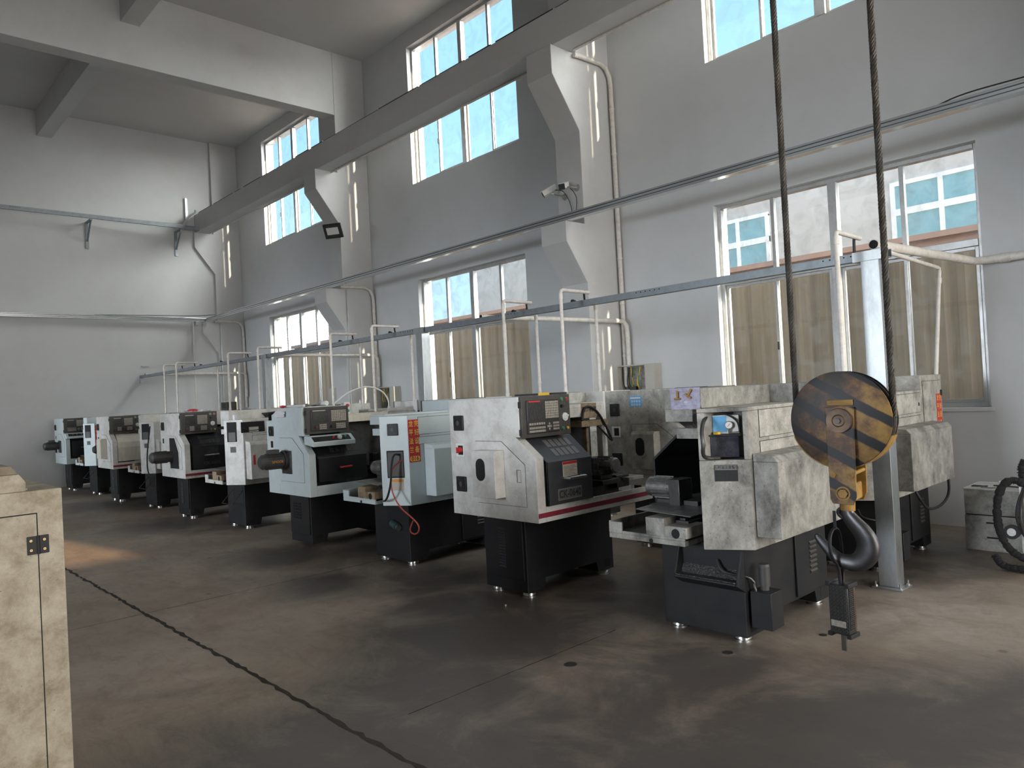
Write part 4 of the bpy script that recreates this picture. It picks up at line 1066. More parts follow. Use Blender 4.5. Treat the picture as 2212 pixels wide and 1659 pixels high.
for xb, nm, zt in ((0, 'near column', 5.72), (-6, 'middle column', 3.60), (-12, 'corner column', 3.60)):
    pts = [(xb + .275, -.045, 1.5), (xb + .275, -.045, zt - .2), (xb + .275, -.06, zt - .08), (xb + .27, -.12, zt + .02), (xb + .268, -.22, zt + .06), (xb + .265, -.60, zt + .05), (xb + .26, -.74, zt + .04)]
    o = big_pipe(pts, 'white PVC riser clipped in the corner of the %s' % nm, r=.030, name='pvc_riser')
    m = MB()
    for z in (1.9, 2.6, 3.2) + ((3.9, 4.6, 5.2) if zt > 5 else ()): m.cyl((xb + .275, -.045, z), (xb + .275, -.045, z + .02), .036, seg=16)
    m.build('pipe_clip', M['white_plastic'], o)
tag(MB().tube([(-5.765, -.60, 3.60), (-5.765, -.60, 0.01)], .013, 10).build('thin_conduit', M['galv']), 'thin grey conduit running down beside the middle column', 'pipe')
tag(MB().tube([(-11.765, -.60, 3.60), (-11.765, -.60, 0.01)], .013, 10).build('thin_conduit', M['galv']), 'thin grey conduit running down at the corner column', 'pipe')
tag(MB().tube([(-11.70, -1.28, 3.66), (-11.70, -1.30, 1.0)], .014, 10).build('thin_conduit', M['pvc']), 'thin white conduit running down the far wall left of the corner', 'pipe')

# ------------------------------------------------------------------ lighting trunking on the lower brackets
def trunking(o0, o1, out, name, label):
    """twin profile from o0 to o1; out is the horizontal direction it faces"""
    a = Vector(o0); b = Vector(o1); d = (b - a); L_ = d.length; d.normalize(); o_ = Vector(out); up = Vector((0, 0, 1)); c = (a + b) / 2
    m = MB()
    m.obox(c + up * .045, d, o_, up, L_, .10, .090)
    o = m.build(name, M['trunk'], bevel=.006, smooth=False)
    k = MB(); k.obox(c + up * .064 + o_ * .0505, d, o_, up, L_ - .01, .001, .010); k.obox(c + up * .030 + o_ * .0505, d, o_, up, L_ - .01, .001, .008)
    k.build('groove', M['trunk_dark'], o, smooth=False)
    return tag(o, label, 'trunking')
trunking((XF + .28, -.965, 3.6175), (XE - .01, -.965, 3.6175), (0, -1, 0), 'trunking', 'shiny twin-groove steel trunking along the window wall on the lower brackets')
trunking((XF + .16, YB + .02, 3.6175), (XF + .16, -.90, 3.6175), (1, 0, 0), 'trunking', 'shiny twin-groove steel trunking running along the far wall')
tag(MB().box(XF + .001, XF + .24, -1.24, -1.17, 3.53, 3.6170).build('trunking_bracket', M['galv'], smooth=False), 'grey bracket under the end of the far wall trunking', 'bracket')
tag(MB().tube([(4.4, -.96, 3.712), (4.6, -.98, 3.745), (4.9, -.95, 3.75), (5.2, -.97, 3.735), (5.6, -.96, 3.713)], .006, 6, smooth=2).build('loose_cable', M['rubber']), 'thin black cable lying loose on top of the trunking at the right edge', 'cable')
tag(MB().tube([(-11.0, -1.00, 3.712), (-11.3, -.97, 3.75), (-11.6, -1.2, 3.745), (-11.7, -2.4, 3.735), (-11.7, -3.4, 3.712)], .007, 6, smooth=2).build('loose_cable', M['rubber']), 'thin dark cable lying on the trunking in the far corner', 'cable')

# ------------------------------------------------------------------ upper rail on brackets along the far wall
m = MB().box(-.022, .022, YB + .05, -1.12, 0, .085)
o = m.build('bus_rail', M['rail_steel'], smooth=False, bevel=.003); o.location = (-11.46, 0, 5.79)
m = MB()
for y0 in (-1.25, -2.85, -4.75, -7.0):
    for k in range(6): m.cyl((.0222, y0 - k * .035, .06), (.0232, y0 - k * .035, .06), .006, seg=8)
m.build('rail_slots', M['dark'], o, smooth=False)
tag(o, 'grey steel rail high on the far wall, held off by brackets', 'rail')
for y, nm in ((-3.44, 'in the middle of the wall'), (-1.54, 'beside the runway beam end')):
    m = MB().box(XF + .001, XF + .03, y - .03, y + .03, 5.20, 5.785).box(XF + .0302, -11.44, y - .025, y + .025, 5.755, 5.785)
    m.tube([(XF + .03, y, 5.36), (-11.47, y, 5.77)], .020, 6)
    tag(m.build('rail_bracket', M['rail_steel'], smooth=False), 'triangular steel bracket under the upper rail, ' + nm, 'bracket', 'brackets of the upper rail')
tag(MB().box(XF + .001, -11.80, -1.30, -1.25, 5.9, 6.62).build('steel_upright', M['galv'], smooth=False), 'short grey steel upright behind the far end of the runway beam', 'post')
tag(MB().tube([(-11.46, -1.5, 5.895), (-11.45, -1.42, 6.0), (-11.5, -1.30, 6.14), (-11.55, -1.16, 6.22), (-11.6, -1.14, 6.30)], .020, 8, smooth=2).build('flexible_duct', M['galv']), 'grey flexible cable duct bending up to the runway beam end', 'duct')
o = tag(MB().tube([(XF + .4, -.80, 5.775), (-8.9, -.80, 5.785), (-8.7, -.80, 5.765), (-6.3, -.79, 5.79), (-2.6, -.79, 5.785), (-.3, -.79, 5.79)], .016, 8).build('beam_conduit', M['pvc']), 'thin grey conduit strapped under the runway beam', 'conduit')
tag(MB().tube([(.3, -.79, 5.79), (5.4, -.79, 5.785), (12, -.79, 5.79)], .016, 8).build('beam_conduit', M['pvc']), 'thin conduit strapped under the near length of the runway beam', 'conduit')

# ------------------------------------------------------------------ switch boxes on the wall
def switch_box(x0, x1, z0, z1, label, door_x0, open_=True):
    yb, yf = -.001, -.155
    r = thing('switch_box', ((x0 + x1) / 2, 0, z0), label, 'switch box', 'wall switch boxes')
    r.location = (0, 0, 0)
    m = MB().box(x0, x1, -.012, yb, z0, z1).box(x0, x0 + .015, yf, -.0122, z0, z1).box(x1 - .015, x1, yf, -.0122, z0, z1)
    m.box(x0 + .0152, x1 - .0152, yf, -.0122, z1 - .015, z1).box(x0 + .0152, x1 - .0152, yf, -.0122, z0, z0 + .015)
    if not open_: m.box(x0 + .0152, x1 - .0152, yf, yf + .012, z0 + .0152, z1 - .0152)
    bx_ = m.build('enclosure', M['beige_box'], r, smooth=False)
    if not open_: return r
    m.__init__(); m.box(x1 - .15, x1 - .0152, yf, yf + .01, z0 + .0152, z1 - .0152).build('front_panel', M['beige_box'], r, smooth=False)
    MB().box(door_x0, x0 - .004, yf - .004, yf + .010, z0 - .005, z1).build('box_door', M['beige_box'], r, bevel=.003)
    k = MB().box(x0 + .03, x1 - .17, -.03, -.0122, z0 + .03, z1 - .03).build('back_plate', M['steel'], bx_, smooth=False)
    w_ = x1 - x0
    MB().box(x0 + .13 * w_ + .05, x0 + .30 * w_ + .06, -.08, -.0302, z0 + .30 * (z1 - z0), z0 + .55 * (z1 - z0)).build('breaker', M['label_dark'], k, bevel=.003)
    m = MB()
    for i in range(4): m.box(x0 + .42 * w_ + i * .027, x0 + .42 * w_ + i * .027 + .024, -.075, -.0302, z0 + .20 * (z1 - z0), z0 + .42 * (z1 - z0))
    m.build('miniature_breaker', M['white_plastic'], k, bevel=.002)
    rnd = random.Random(int(x0 * 10) + 50)
    for cm, n_ in (('yellow', 3), ('rubber', 4), ('green', 2)):
        m = MB()
        for i in range(n_):
            xx = x0 + rnd.uniform(.06, .5 * w_); zz = z0 + .5 * (z1 - z0)
            m.tube([(xx, -.06, zz), (xx + rnd.uniform(-.03, .03), -.09, zz + .08), (xx + rnd.uniform(-.05, .05), -.07, z1 - .03)], .006, 6, smooth=2)
        m.build({'yellow': 'yellow_wire', 'rubber': 'black_wire', 'green': 'green_wire'}[cm], M[cm], k)
    return r
switch_box(.21, .81, 1.15, 1.78, 'beige wall switch box with open door and wires behind the blue-noticed lathe', -.16)
switch_box(-5.62, -5.02, 1.12, 1.74, 'beige wall switch box with open door between the two middle windows', -6.15)
switch_box(-7.42, -7.06, 1.2, 1.80, 'small closed grey switch box at the right edge of the farthest window', 0, open_=False)

# ------------------------------------------------------------------ cameras and floodlight
def cctv(base, head, dirv, label, front):
    r = thing('security_camera', base, label, 'security camera', 'security cameras on the near column')
    b = Vector((0, 0, 0)); h = Vector(head) - Vector(base); d = Vector(dirv).normalized()
    m = MB().cyl((0, -.001, 0), (0, -.012, 0), .045, .042, 24).tube([(0, -.012, 0), (h.x * .45, h.y * .75, h.z * .3), (h.x * .9, h.y * .95, h.z - .03)], .009, 8)
    m.build('mounting_arm', M['chrome'], r)
    side = d.cross(Vector((0, 0, 1))).normalized(); up = side.cross(d)
    bd = MB().obox(h, d, side, up, .19, .075, .065).obox(h + up * .036 + d * .01, d, side, up, .23, .088, .008).build('camera_body', M['white_plastic'], r, bevel=.006)
    MB().obox(h + d * .097, d, side, up, .008, .085, .080).build('front_bezel', M['label_dark'], bd, bevel=.004)
    MB().cyl(h + d * .101, h + d * .108, .020, seg=18).build('lens', M['screen'], bd)
    return r
cctv((-.09, -.66, 4.03), (-.23, -.80, 4.12), (-.75, -.55, -.42), 'white bullet security camera pointing left on the near column', 0)
cctv((.13, -.66, 4.10), (.03, -.80, 4.13), (.35, -.85, -.32), 'security camera showing its dark front on the near column', 0)
tag(MB().tube([(-.16, -.77, 4.12), (-.08, -.72, 4.11), (-.02, -.70, 4.02), (.03, -.69, 3.9), (.05, -.68, 3.72)], .005, 6, smooth=2).tube([(.09, -.76, 4.09), (.12, -.72, 4.04), (.15, -.70, 3.95), (.12, -.69, 3.82), (.08, -.68, 3.72)], .005, 6, smooth=2).build('camera_cables', M['rubber']),
    'two thin black camera cables hanging down to the trunking', 'cable')
r = thing('floodlight', (-5.82, -.6605, 4.66), 'black framed LED floodlight on the middle column', 'lamp')
n_ = Vector((.45, -.75, -.42)).normalized(); sd2 = n_.cross(Vector((0, 0, 1))).normalized(); up = sd2.cross(n_); c0 = Vector((.16, -.22, 0))
h_ = MB().obox(c0, sd2, n_, up, .36, .035, .27).build('lamp_housing', M['label_dark'], r, bevel=.006)
MB().obox(c0 + n_ * .0185, sd2, n_, up, .31, .002, .22).build('lamp_glass', M['screen'], h_, smooth=False)
MB().obox(c0 + n_ * .0200, sd2, n_, up, .24, .002, .13).build('led_panel', M['white_plastic'], h_, smooth=False)
MB().tube([(0, -.001, .0), (.05, -.08, 0), (.14, -.18, 0)], .014, 8).cyl((0, -.001, 0), (0, -.01, 0), .04, seg=18).build('mounting_arm', M['iron'], r)

# ------------------------------------------------------------------ crane hook block
def striped_yellow():
    m = bpy.data.materials.new('hazard_striped_rust'); m.use_nodes = True
    nt = m.node_tree; n = nt.nodes; l = nt.links; b = n['Principled BSDF']
    tc = n.new('ShaderNodeTexCoord'); mp = n.new('ShaderNodeMapping'); l.new(tc.outputs['Object'], mp.inputs[0])
    mp.inputs['Rotation'].default_value = (0, math.radians(0), 0)
    sp = n.new('ShaderNodeSeparateXYZ'); l.new(mp.outputs[0], sp.inputs[0])
    def M_(op, a, c=None):
        x = n.new('ShaderNodeMath'); x.operation = op
        for i, v in enumerate((a, c)):
            if v is None: continue
            if isinstance(v, (int, float)): x.inputs[i].default_value = v
            else: l.new(v, x.inputs[i])
        return x.outputs[0]
    no = n.new('ShaderNodeTexNoise'); no.inputs['Scale'].default_value = 7; no.inputs['Detail'].default_value = 4; l.new(tc.outputs['Object'], no.inputs['Vector'])
    t = M_('ADD', M_('MULTIPLY', sp.outputs['X'], .60), sp.outputs['Z'])
    t = M_('ADD', t, M_('MULTIPLY', no.outputs['Fac'], .030))
    s_ = M_('SINE', M_('ADD', M_('MULTIPLY', t, 58.0), 1.8))
    r = n.new('ShaderNodeValToRGB'); r.color_ramp.elements[0].position = .66; r.color_ramp.elements[1].position = .80
    l.new(M_('ADD', M_('MULTIPLY', s_, .5), .5), r.inputs[0])
    no2 = n.new('ShaderNodeTexNoise'); no2.inputs['Scale'].default_value = 9; no2.inputs['Detail'].default_value = 8; no2.inputs['Roughness'].default_value = .7; l.new(tc.outputs['Object'], no2.inputs['Vector'])
    r2 = n.new('ShaderNodeValToRGB'); e = r2.color_ramp.elements
    e[0].position = .36; e[0].color = (.035, .028, .024, 1); e[1].position = .68; e[1].color = (.33, .20, .055, 1)
    k = r2.color_ramp.elements.new(.48); k.color = (.10, .052, .030, 1); k = r2.color_ramp.elements.new(.56); k.color = (.20, .115, .045, 1)
    # the right and lower part is mixed yellower, the upper left browner
    l.new(M_('ADD', no2.outputs['Fac'], M_('SUBTRACT', M_('MULTIPLY', sp.outputs['X'], .55), M_('MULTIPLY', sp.outputs['Z'], .32))), r2.inputs[0])
    mx = n.new('ShaderNodeMixRGB'); mx.inputs[2].default_value = (.018, .020, .024, 1); l.new(r.outputs[0], mx.inputs[0]); l.new(r2.outputs[0], mx.inputs[1])
    l.new(mx.outputs[0], b.inputs['Base Color']); b.inputs['Roughness'].default_value = .48; b.inputs['Metallic'].default_value = .15
    bu = n.new('ShaderNodeBump'); bu.inputs['Strength'].default_value = .35; bu.inputs['Distance'].default_value = .004
    l.new(no2.outputs['Fac'], bu.inputs['Height']); l.new(bu.outputs[0], b.inputs['Normal'])
    return m
M['hazard'] = striped_yellow()
M['hook_steel'] = mat('polished_hook_steel', (0.12, 0.12, 0.125), 0.34, 0.85, dirt=(0.04, 0.04, 0.045), amount=0.55, scale=10)
M['yellow_paint'] = mat('old_yellow_paint', (0.38, 0.215, 0.04), 0.5, dirt=(0.14, 0.07, 0.03), amount=0.5, scale=26)
M['hub_rust'] = mat('hub_rust', (0.16, 0.095, 0.05), 0.35, 0.4, dirt=(0.02, 0.02, 0.022), amount=0.7, scale=14)
M['rope'] = mat('greasy_wire_rope', (0.060, 0.052, 0.042), 0.5, 0.3, dirt=(0.02, 0.018, 0.016), amount=0.5, scale=60)
HB = (5.292, -5.262, 1.336); HA = math.radians(7.718)
hk = thing('hook_block', HB, 'big yellow and black striped crane hook block hanging on two steel ropes', 'crane hook', rz=HA)
# local: x right, -y towards the camera, z up
def disc(mb, yf, r, th, dish):
    seg = 56; rings = [(0.0, yf - dish), (r * .45, yf - dish), (r * .93, yf - dish * .25), (r, yf), (r, yf + th)]
    vs = [(0, rings[0][1], 0)]
    for rr, y in rings[1:]:
        for i in range(seg):
            a = 2 * math.pi * i / seg; vs.append((rr * math.cos(a), y, rr * math.sin(a)))
    fs = [(0, 1 + i, 1 + (i + 1) % seg) for i in range(seg)]
    for k in range(len(rings) - 2):
        for i in range(seg):
            a = 1 + k * seg; b_ = a + seg; fs.append((a + i, b_ + i, b_ + (i + 1) % seg, a + (i + 1) % seg))
    fs.append(tuple(1 + (len(rings) - 2) * seg + i for i in range(seg))[::-1])
    mb.add(vs, fs)
m = MB(); disc(m, -.030, .168, .006, .012); m.build('front_cover', M['hazard'], hk, label='rusty striped front cover disc')
m = MB(); disc(m, .055, .168, .006, -.010); m.build('rear_cover', M['hazard'], hk)
m = MB().cyl((0, -.022, 0), (0, .052, 0), .147, seg=40).ring((0, -.016, 0), (0, 1, 0), .163, .140, .010, 48).ring((0, .048, 0), (0, 1, 0), .163, .140, .010, 48)
m.build('sheave', M['iron'], hk)
m = MB().ring((0, .016, 0), (0, 1, 0), .1675, .1645, .085, 56); 
# the guard band is open at the top where the ropes enter
seg = 40; vs = []; fs = []
for i in range(seg + 1):
    a = math.radians(200 + 140 * i / seg)
    for y in (-.026, .056):
        for r_ in (.1690, .1730): vs.append((r_ * math.cos(a), y, r_ * math.sin(a)))
for i in range(seg):
    a = 4 * i; b_ = a + 4
    fs += [(a, b_, b_ + 2, a + 2), (a + 1, a + 3, b_ + 3, b_ + 1), (a, a + 1, b_ + 1, b_), (a + 2, b_ + 2, b_ + 3, a + 3)]
MB().add(vs, fs).build('guard_band', M['yellow_paint'], hk, smooth=False)
pl = [(-.040, .046), (.054, .044), (.047, -.266), (.036, -.293), (-.030, -.290), (-.038, -.275)]
m = MB().prism(pl, 'y', -.060, -.050); fp = m.build('front_side_plate', M['hazard'], hk, smooth=False, bevel=.0015)
m = MB().prism(pl, 'y', .078, .088); m.build('rear_side_plate', M['yellow_paint'], hk, smooth=False, bevel=.0015)
MB().box(-.036, .050, -.0499, -.0445, .049, .069).build('stiffener', M['yellow_paint'], hk, bevel=.002)
m = MB().cyl((.007, -.0602, -.002), (.007, -.074, -.002), .043, .041, 36).cyl((.007, -.0741, -.002), (.007, -.077, -.002), .022, .018, 20)
hub = m.build('hub_cap', M['hub_rust'], hk, label='dark rusty round hub cap'); MB().cyl((.007, -.0772, -.002), (.007, -.084, -.002), .010, .009, 6).build('grease_nipple', M['iron'], hub)
for (x, z, r) in ((-.023, -.190, .0095), (.033, -.193, .0095)):
    MB().cyl((x, -.0602, z), (x, -.067, z), r, seg=6).build('bolt_head', M['yellow_paint'], fp)
m = MB().ring((.005, -.0615, -.254), (0, 1, 0), .024, .019, .003, 28).cyl((.005, -.0602, -.254), (.005, -.066, -.254), .016, seg=6)
m.build('trunnion_bolt', M['yellow_paint'], fp)
MB().box(-.026, .034, -.0498, .0778, -.286, -.225).build('crosshead', M['yellow_paint'], hk, bevel=.006)
MB().tube([(.040, -.0495, -.185), (.040, .0775, -.185)], .007, 10).build('spacer_rod', M['yellow_paint'], hk)
# forged hook
cl = [(-.006, -.296, .0225), (-.006, -.318, .0225), (-.002, -.340, .0245), (.017, -.367, .0284), (.041, -.397, .0327), (.056, -.430, .0370), (.056, -.463, .0388), (.039, -.491, .0362), (.014, -.506, .0317), (-.011, -.507, .0284),
      (-.038, -.500, .0250), (-.063, -.480, .0207), (-.085, -.456, .0178), (-.103, -.434, .0148), (-.112, -.423, .0115)]
def catm(P_, k=5):
    out = []
    for i in range(len(P_) - 1):
        p0, p1, p2, p3 = P_[max(i - 1, 0)], P_[i], P_[i + 1], P_[min(i + 2, len(P_) - 1)]
        for j in range(k):
            t = j / k
            out.append(tuple(.5 * ((2 * p1[c]) + (-p0[c] + p2[c]) * t + (2 * p0[c] - 5 * p1[c] + 4 * p2[c] - p3[c]) * t * t + (-p0[c] + 3 * p1[c] - 3 * p2[c] + p3[c]) * t ** 3) for c in range(3)))
    out.append(P_[-1]); return out
cc = catm(cl); vs = []; seg = 22; n = len(cc)
for i, (x, z, r_) in enumerate(cc):
    a = cc[max(i - 1, 0)]; b_ = cc[min(i + 1, n - 1)]
    t = Vector((b_[0] - a[0], b_[1] - a[1])).normalized(); nx, nz = t.y, -t.x      # in-plane normal
    for k in range(seg):
        an = 2 * math.pi * k / seg
        u_ = math.cos(an); v_ = math.sin(an)
        inner = -1 if i > 8 else -1
        w_ = r_ * (.62 + .16 * u_)                     # thicker on the load side, thinner on the back
        vs.append((x - nx * u_ * r_, .012 + v_ * w_ * .92, z - nz * u_ * r_))
fs = [(i * seg + k, i * seg + (k + 1) % seg, (i + 1) * seg + (k + 1) % seg, (i + 1) * seg + k) for i in range(n - 1) for k in range(seg)]
fs += [tuple(range(seg))[::-1], tuple(range((n - 1) * seg, n * seg))]
ho = MB().add(vs, fs); ho.blob((cl[-1][0], .012, cl[-1][1]), .0110, 16, 10, (1, .62, 1))
hook = ho.build('forged_hook', M['hook_steel'], hk, label='polished dark steel hook')
MB().cyl((.000, .012, -.286), (-.002, .012, -.322), .0235, .0245, 28).build('hook_shank', M['yellow_paint'], hook)
MB().tube([(-.026, .012, -.318), (-.036, .012, -.326), (-.034, .012, -.340), (-.020, .012, -.350)], .007, 8, smooth=2).build('latch_lug', M['iron'], hook)

# ropes: six twisted strands each, up to the crane above the picture
def rope_mb(p0, p1, R_=.0068, r=.0052, pitch=.085, strands=6, step=.012):
    p0 = Vector(p0); p1 = Vector(p1); d = p1 - p0; L_ = d.length; d.normalize(); q = d.to_track_quat('Z', 'Y'); m = MB()
    for s_ in range(strands):
        pts = []; k = int(L_ / step)
        for i in range(k + 1):
            t = i * L_ / k; a = 2 * math.pi * (t / pitch + s_ / strands)
            pts.append(p0 + d * t + q @ Vector((R_ * math.cos(a), R_ * math.sin(a), 0)))
        m.tube(pts, r, 6)
    return m
def wpt(x, y, z):
    c, s_ = math.cos(HA), math.sin(HA); return Vector((HB[0] + x * c - y * s_, HB[1] + x * s_ + y * c, HB[2] + z))
m = rope_mb(wpt(-.1590, .012, .02), wpt(-.1600, .012, 3.98)); mb2 = rope_mb(wpt(.1590, .030, .0), wpt(.168, .03, 3.98))
m.add(mb2.v, mb2.f)
k = []
for i in range(26):
    a = math.radians(180 + 180 * i / 25); k.append(wpt(.1590 * math.cos(a), .012 + .018 * i / 25, .0 + .1590 * math.sin(a)))
m.tube([wpt(-.1590, .012, .03)] + k, .0115, 10)
tag(m.build('wire_rope', M['rope']), 'greasy twisted steel wire rope looping down around the crane pulley', 'rope')
# crane trolley far above the frame that the rope hangs from
tr_ = thing('crane_girder', wpt(0, .02, 4.12), 'steel crane girder above the picture holding the hook rope', 'crane', rz=0)
MB().box(-.35, .35, -8.6, 4.0, .02, .55).build('girder_web', M['hazard'], tr_, smooth=False) if False else None
MB().cyl((-.25, 0, .0), (.25, 0, .0), .139, seg=28).build('rope_drum', M['iron'], tr_)
MB().box(-.22, .22, -9.0, 3.95, .14, .62).build('girder', M['yellow_paint'], tr_, smooth=False)

# box hanging from the hook by a strap
def lpt(x, y, z): return tuple(wpt(x, y, z))
bxo = thing('hanging_control_box', wpt(-.036, .0, -.668), 'black perforated electronic box strapped to the crane hook', 'control box', rz=HA + math.radians(-13))
w_, d_, h2 = .070, .055, .176
b0 = MB().box(-w_ / 2, w_ / 2, -d_ / 2, d_ / 2, -h2 / 2, h2 / 2).build('box_body', M['label_dark'], bxo, bevel=.004)
m = MB()
for i in range(5):
    for j in range(13):
        xx = -.026 + i * .013; zz = .076 - j * .0125
        m.ring((xx, -d_ / 2 - .001, zz), (0, 1, 0), .0056, .0038, .002, 12)
m.build('perforation', M['console'], b0)
MB().box(-.028, .026, -d_ / 2 - .0032, -d_ / 2 - .0021, -.060, -.038).build('worn_label', M['keys'], b0, smooth=False)
m = MB()
for i in range(22): m.box(w_ / 2 + .0002, w_ / 2 + .003, -.018, .012, .07 - i * .0066, .0735 - i * .0066)
m.build('cooling_fins', M['console_dark'], b0, smooth=False)
for s1 in (-1, 1):
    for s2 in (-1, 1): MB().box(s1 * w_ / 2 - .008, s1 * w_ / 2 + .008, -d_ / 2 - .004, d_ / 2 + .004, s2 * h2 / 2 - .009, s2 * h2 / 2 + .006).build('corner_guard', M['rubber'], b0, bevel=.002)
MB().box(w_ / 2 - .002, w_ / 2 + .0015, .0125, .024, -.075, .075).build('rusty_side_panel', M['hub_rust'], b0, smooth=False)
m = MB().tube([(0, -.004, h2 / 2 - .001), (-.002, -.006, h2 / 2 + .06), (-.006, -.046, h2 / 2 + .10), (-.008, -.048, h2 / 2 + .155), (-.008, -.03, h2 / 2 + .19), (-.008, .01, h2 / 2 + .195), (-.006, .03, h2 / 2 + .15), (-.002, .02, h2 / 2 + .05), (.004, .004, h2 / 2 - .001)], .0042, 8, flat=1.6, smooth=1)
m.box(-.013, -.003, -.006, -.002, h2 / 2 + .19, h2 / 2 + .255)
m.build('strap', M['rubber'], bxo)
MB().box(-.009, .009, -.006, .006, -h2 / 2 - .062, -h2 / 2 - .0002).build('lower_tab', M['console'], bxo, bevel=.002)

# ------------------------------------------------------------------ foreground cabinet at the left edge
M['lid_brown'] = mat('lid_brown', (0.24, 0.20, 0.14), 0.6, dirt=(0.12, 0.10, 0.07), amount=0.6, scale=10)
FC = thing('machine_cabinet', (3.16, -7.22, 0), 'tall dirty cream machine cabinet at the left edge with a black hinge', 'cabinet')
MB().box(-.9, 0, -1.6, 0, .0, 1.22).build('body', M['cabinet_grime'], FC, bevel=.004)
MB().box(-.0002, .0010, -1.3, -.083, .10, 1.137).build('door_gap', M['dark'], FC, smooth=False)
dr = MB().box(.0011, .0035, -1.297, -.087, .104, 1.133).build('cabinet_door', M['cabinet_grime'], FC, bevel=.001)
hg = MB().box(.0036, .0075, -.120, -.089, .985, 1.052).box(.0012, .0075, -.080, -.050, .985, 1.052).build('hinge', M['rubber'], dr, bevel=.001)
MB().cyl((.0075, -.0845, .984), (.0075, -.0845, 1.053), .0045, seg=12).build('hinge_pin', M['rubber'], hg)
for y in (-.108, -.065):
    for z in (1.001, 1.036):
        s_ = MB().cyl((.0076, y, z), (.0095, y, z), .0052, .0044, 18).build('screw', M['brass'] if 'brass' in M else M['yellow_paint'], hg)
        MB().box(.0096, .0099, y - .0032, y + .0032, z - .0006, z + .0006).box(.0096, .00995, y - .0006, y + .0006, z - .0032, z + .0032).build('screw_slot', M['ink'], s_, smooth=False)
MB().prism([(-1.2, 1.2205), (-.115, 1.2205), (-.115, 1.255), (-.135, 1.285), (-1.2, 1.285)], 'x', -.75, -.001).build('top_housing', M['cabinet_grime'], FC, smooth=False, bevel=.002)
MB().prism([(-1.2, 1.2852), (-.137, 1.2852), (-.160, 1.318), (-1.2, 1.318)], 'x', -.76, .001).build('housing_lid', M['lid_brown'], FC, smooth=False, bevel=.002)
MB().cyl((-.06, -.105, 1.22), (-.06, -.105, 1.227), .006, seg=10).build('bolt_head', M['steel'], FC)

# ------------------------------------------------------------------ drawer cabinet and fume hose at the right
TC = thing('drawer_cabinet', (4.44, -.97, 0), 'grimy white drawer cabinet against the right wall', 'cabinet')
MB().box(0, .72, 0, .45, 0, .285).box(0, .72, .012, .45, .293, .497).build('body', M['white_filthy'], TC, bevel=.003)
MB().box(.005, .715, .02, .445, .2852, .2928).build('seam', M['dark'], TC, smooth=False)
MB().box(-.004, .724, -.006, .454, .4972, .507).build('worktop', M['white_dirty'], TC, bevel=.002)
d1 = MB().box(.14, .45, -.004, -.0002, .085, .255).build('drawer', M['white_filthy'], TC, bevel=.002)
for z in (.225, .105): MB().box(.155, .245, -.010, -.0042, z, z + .012).build('drawer_slot', M['dark'], d1, bevel=.002)
tl = thing('pliers', (4.50, -.88, .5072), 'dark pliers lying on the drawer cabinet top', 'pliers')
m = MB().tube([(0, 0, .008), (.05, .01, .008), (.09, .03, .008)], .005, 8).tube([(0, .03, .008), (.05, .02, .008), (.09, .0, .008)], .005, 8).ring((-.008, 0, .008), (0, 0, 1), .014, .008, .008, 14).ring((-.008, .032, .008), (0, 0, 1), .014, .008, .008, 14)
m.build('handles', M['iron'], tl)
tag(MB().tube([(4.62, -.80, .515), (4.70, -.82, .518), (4.80, -.83, .514)], .006, 8).build('file', M['iron']), 'thin dark file lying on the drawer cabinet top', 'file')
tag(MB().tube([(4.56, -.93, .512), (4.63, -.93, .512), (4.66, -.91, .512)], .004, 6).build('hex_key', M['steel']), 'small bent key on the drawer cabinet top', 'tool')
# welder cart with hose wrapped in black rag
WC = thing('welding_cart', (5.02, -1.4, 0), 'welding cart cut by the right edge with a hose wrapped in ragged black cloth', 'cart')
MB().box(-.06, .5, -.05, .40, .10, .62).build('cart_body', M['white_filthy'], WC, bevel=.006)
MB().box(-.075, -.0602, -.06, -.03, .05, .70).build('cart_upright', M['steel'], WC)
MB().box(-.20, .35, -.06, -.04, .63, .645).build('handle_bar', M['chrome'], WC, bevel=.003)
w1 = MB().ring((-.13, -.08, .27), (0, 1, 0), .052, .030, .035, 28).build('wheel', M['rubber'], WC)
MB().cyl((-.13, -.098, .27), (-.13, -.062, .27), .029, seg=24).ring((-.13, -.10, .27), (0, 1, 0), .020, .012, .006, 20).build('hub', M['chrome'], w1)
MB().box(-.13 - .01, -.061, -.07, -.05, .255, .285).build('axle', M['iron'], WC)
def ragged(pts, r, seed, name, parent, sm=3):
    P_ = [Vector(p) for p in pts]
    for _ in range(sm):
        q = [P_[0]]
        for a, b_ in zip(P_, P_[1:]): q += [a * .75 + b_ * .25, a * .25 + b_ * .75]
        P_ = q + [P_[-1]]
    rnd = random.Random(seed); rs = [r * rnd.uniform(.82, 1.22) for _ in P_]
    m = MB().tube(P_, r, 12, rs=rs)
    for i in range(240):                      # torn threads sticking out
        k = rnd.randrange(1, len(P_) - 1); t = (P_[k + 1] - P_[k - 1]).normalized(); v = Vector((rnd.uniform(-1, 1), rnd.uniform(-1, 1), rnd.uniform(-1, 1))); v = (v - t * v.dot(t)).normalized()
        a = P_[k] + v * r * .8; b_ = a + (v + t * rnd.uniform(-.8, .8)) * r * rnd.uniform(.25, .6); s_ = t.cross(v) * r * .12
        m.add([a - s_ - t * .004, a + s_ + t * .004, b_], [(0, 1, 2)])
    return m.build(name, M['rag'], parent, smooth=False)
ragged([(-.02, -.08, .62), (-.10, -.09, .665), (-.17, -.10, .62), (-.21, -.10, .50), (-.215, -.10, .36), (-.20, -.10, .24), (-.15, -.10, .14), (-.06, -.10, .08), (.05, -.10, .05), (.2, -.10, .05)], .026, 4, 'wrapped_hose', WC)
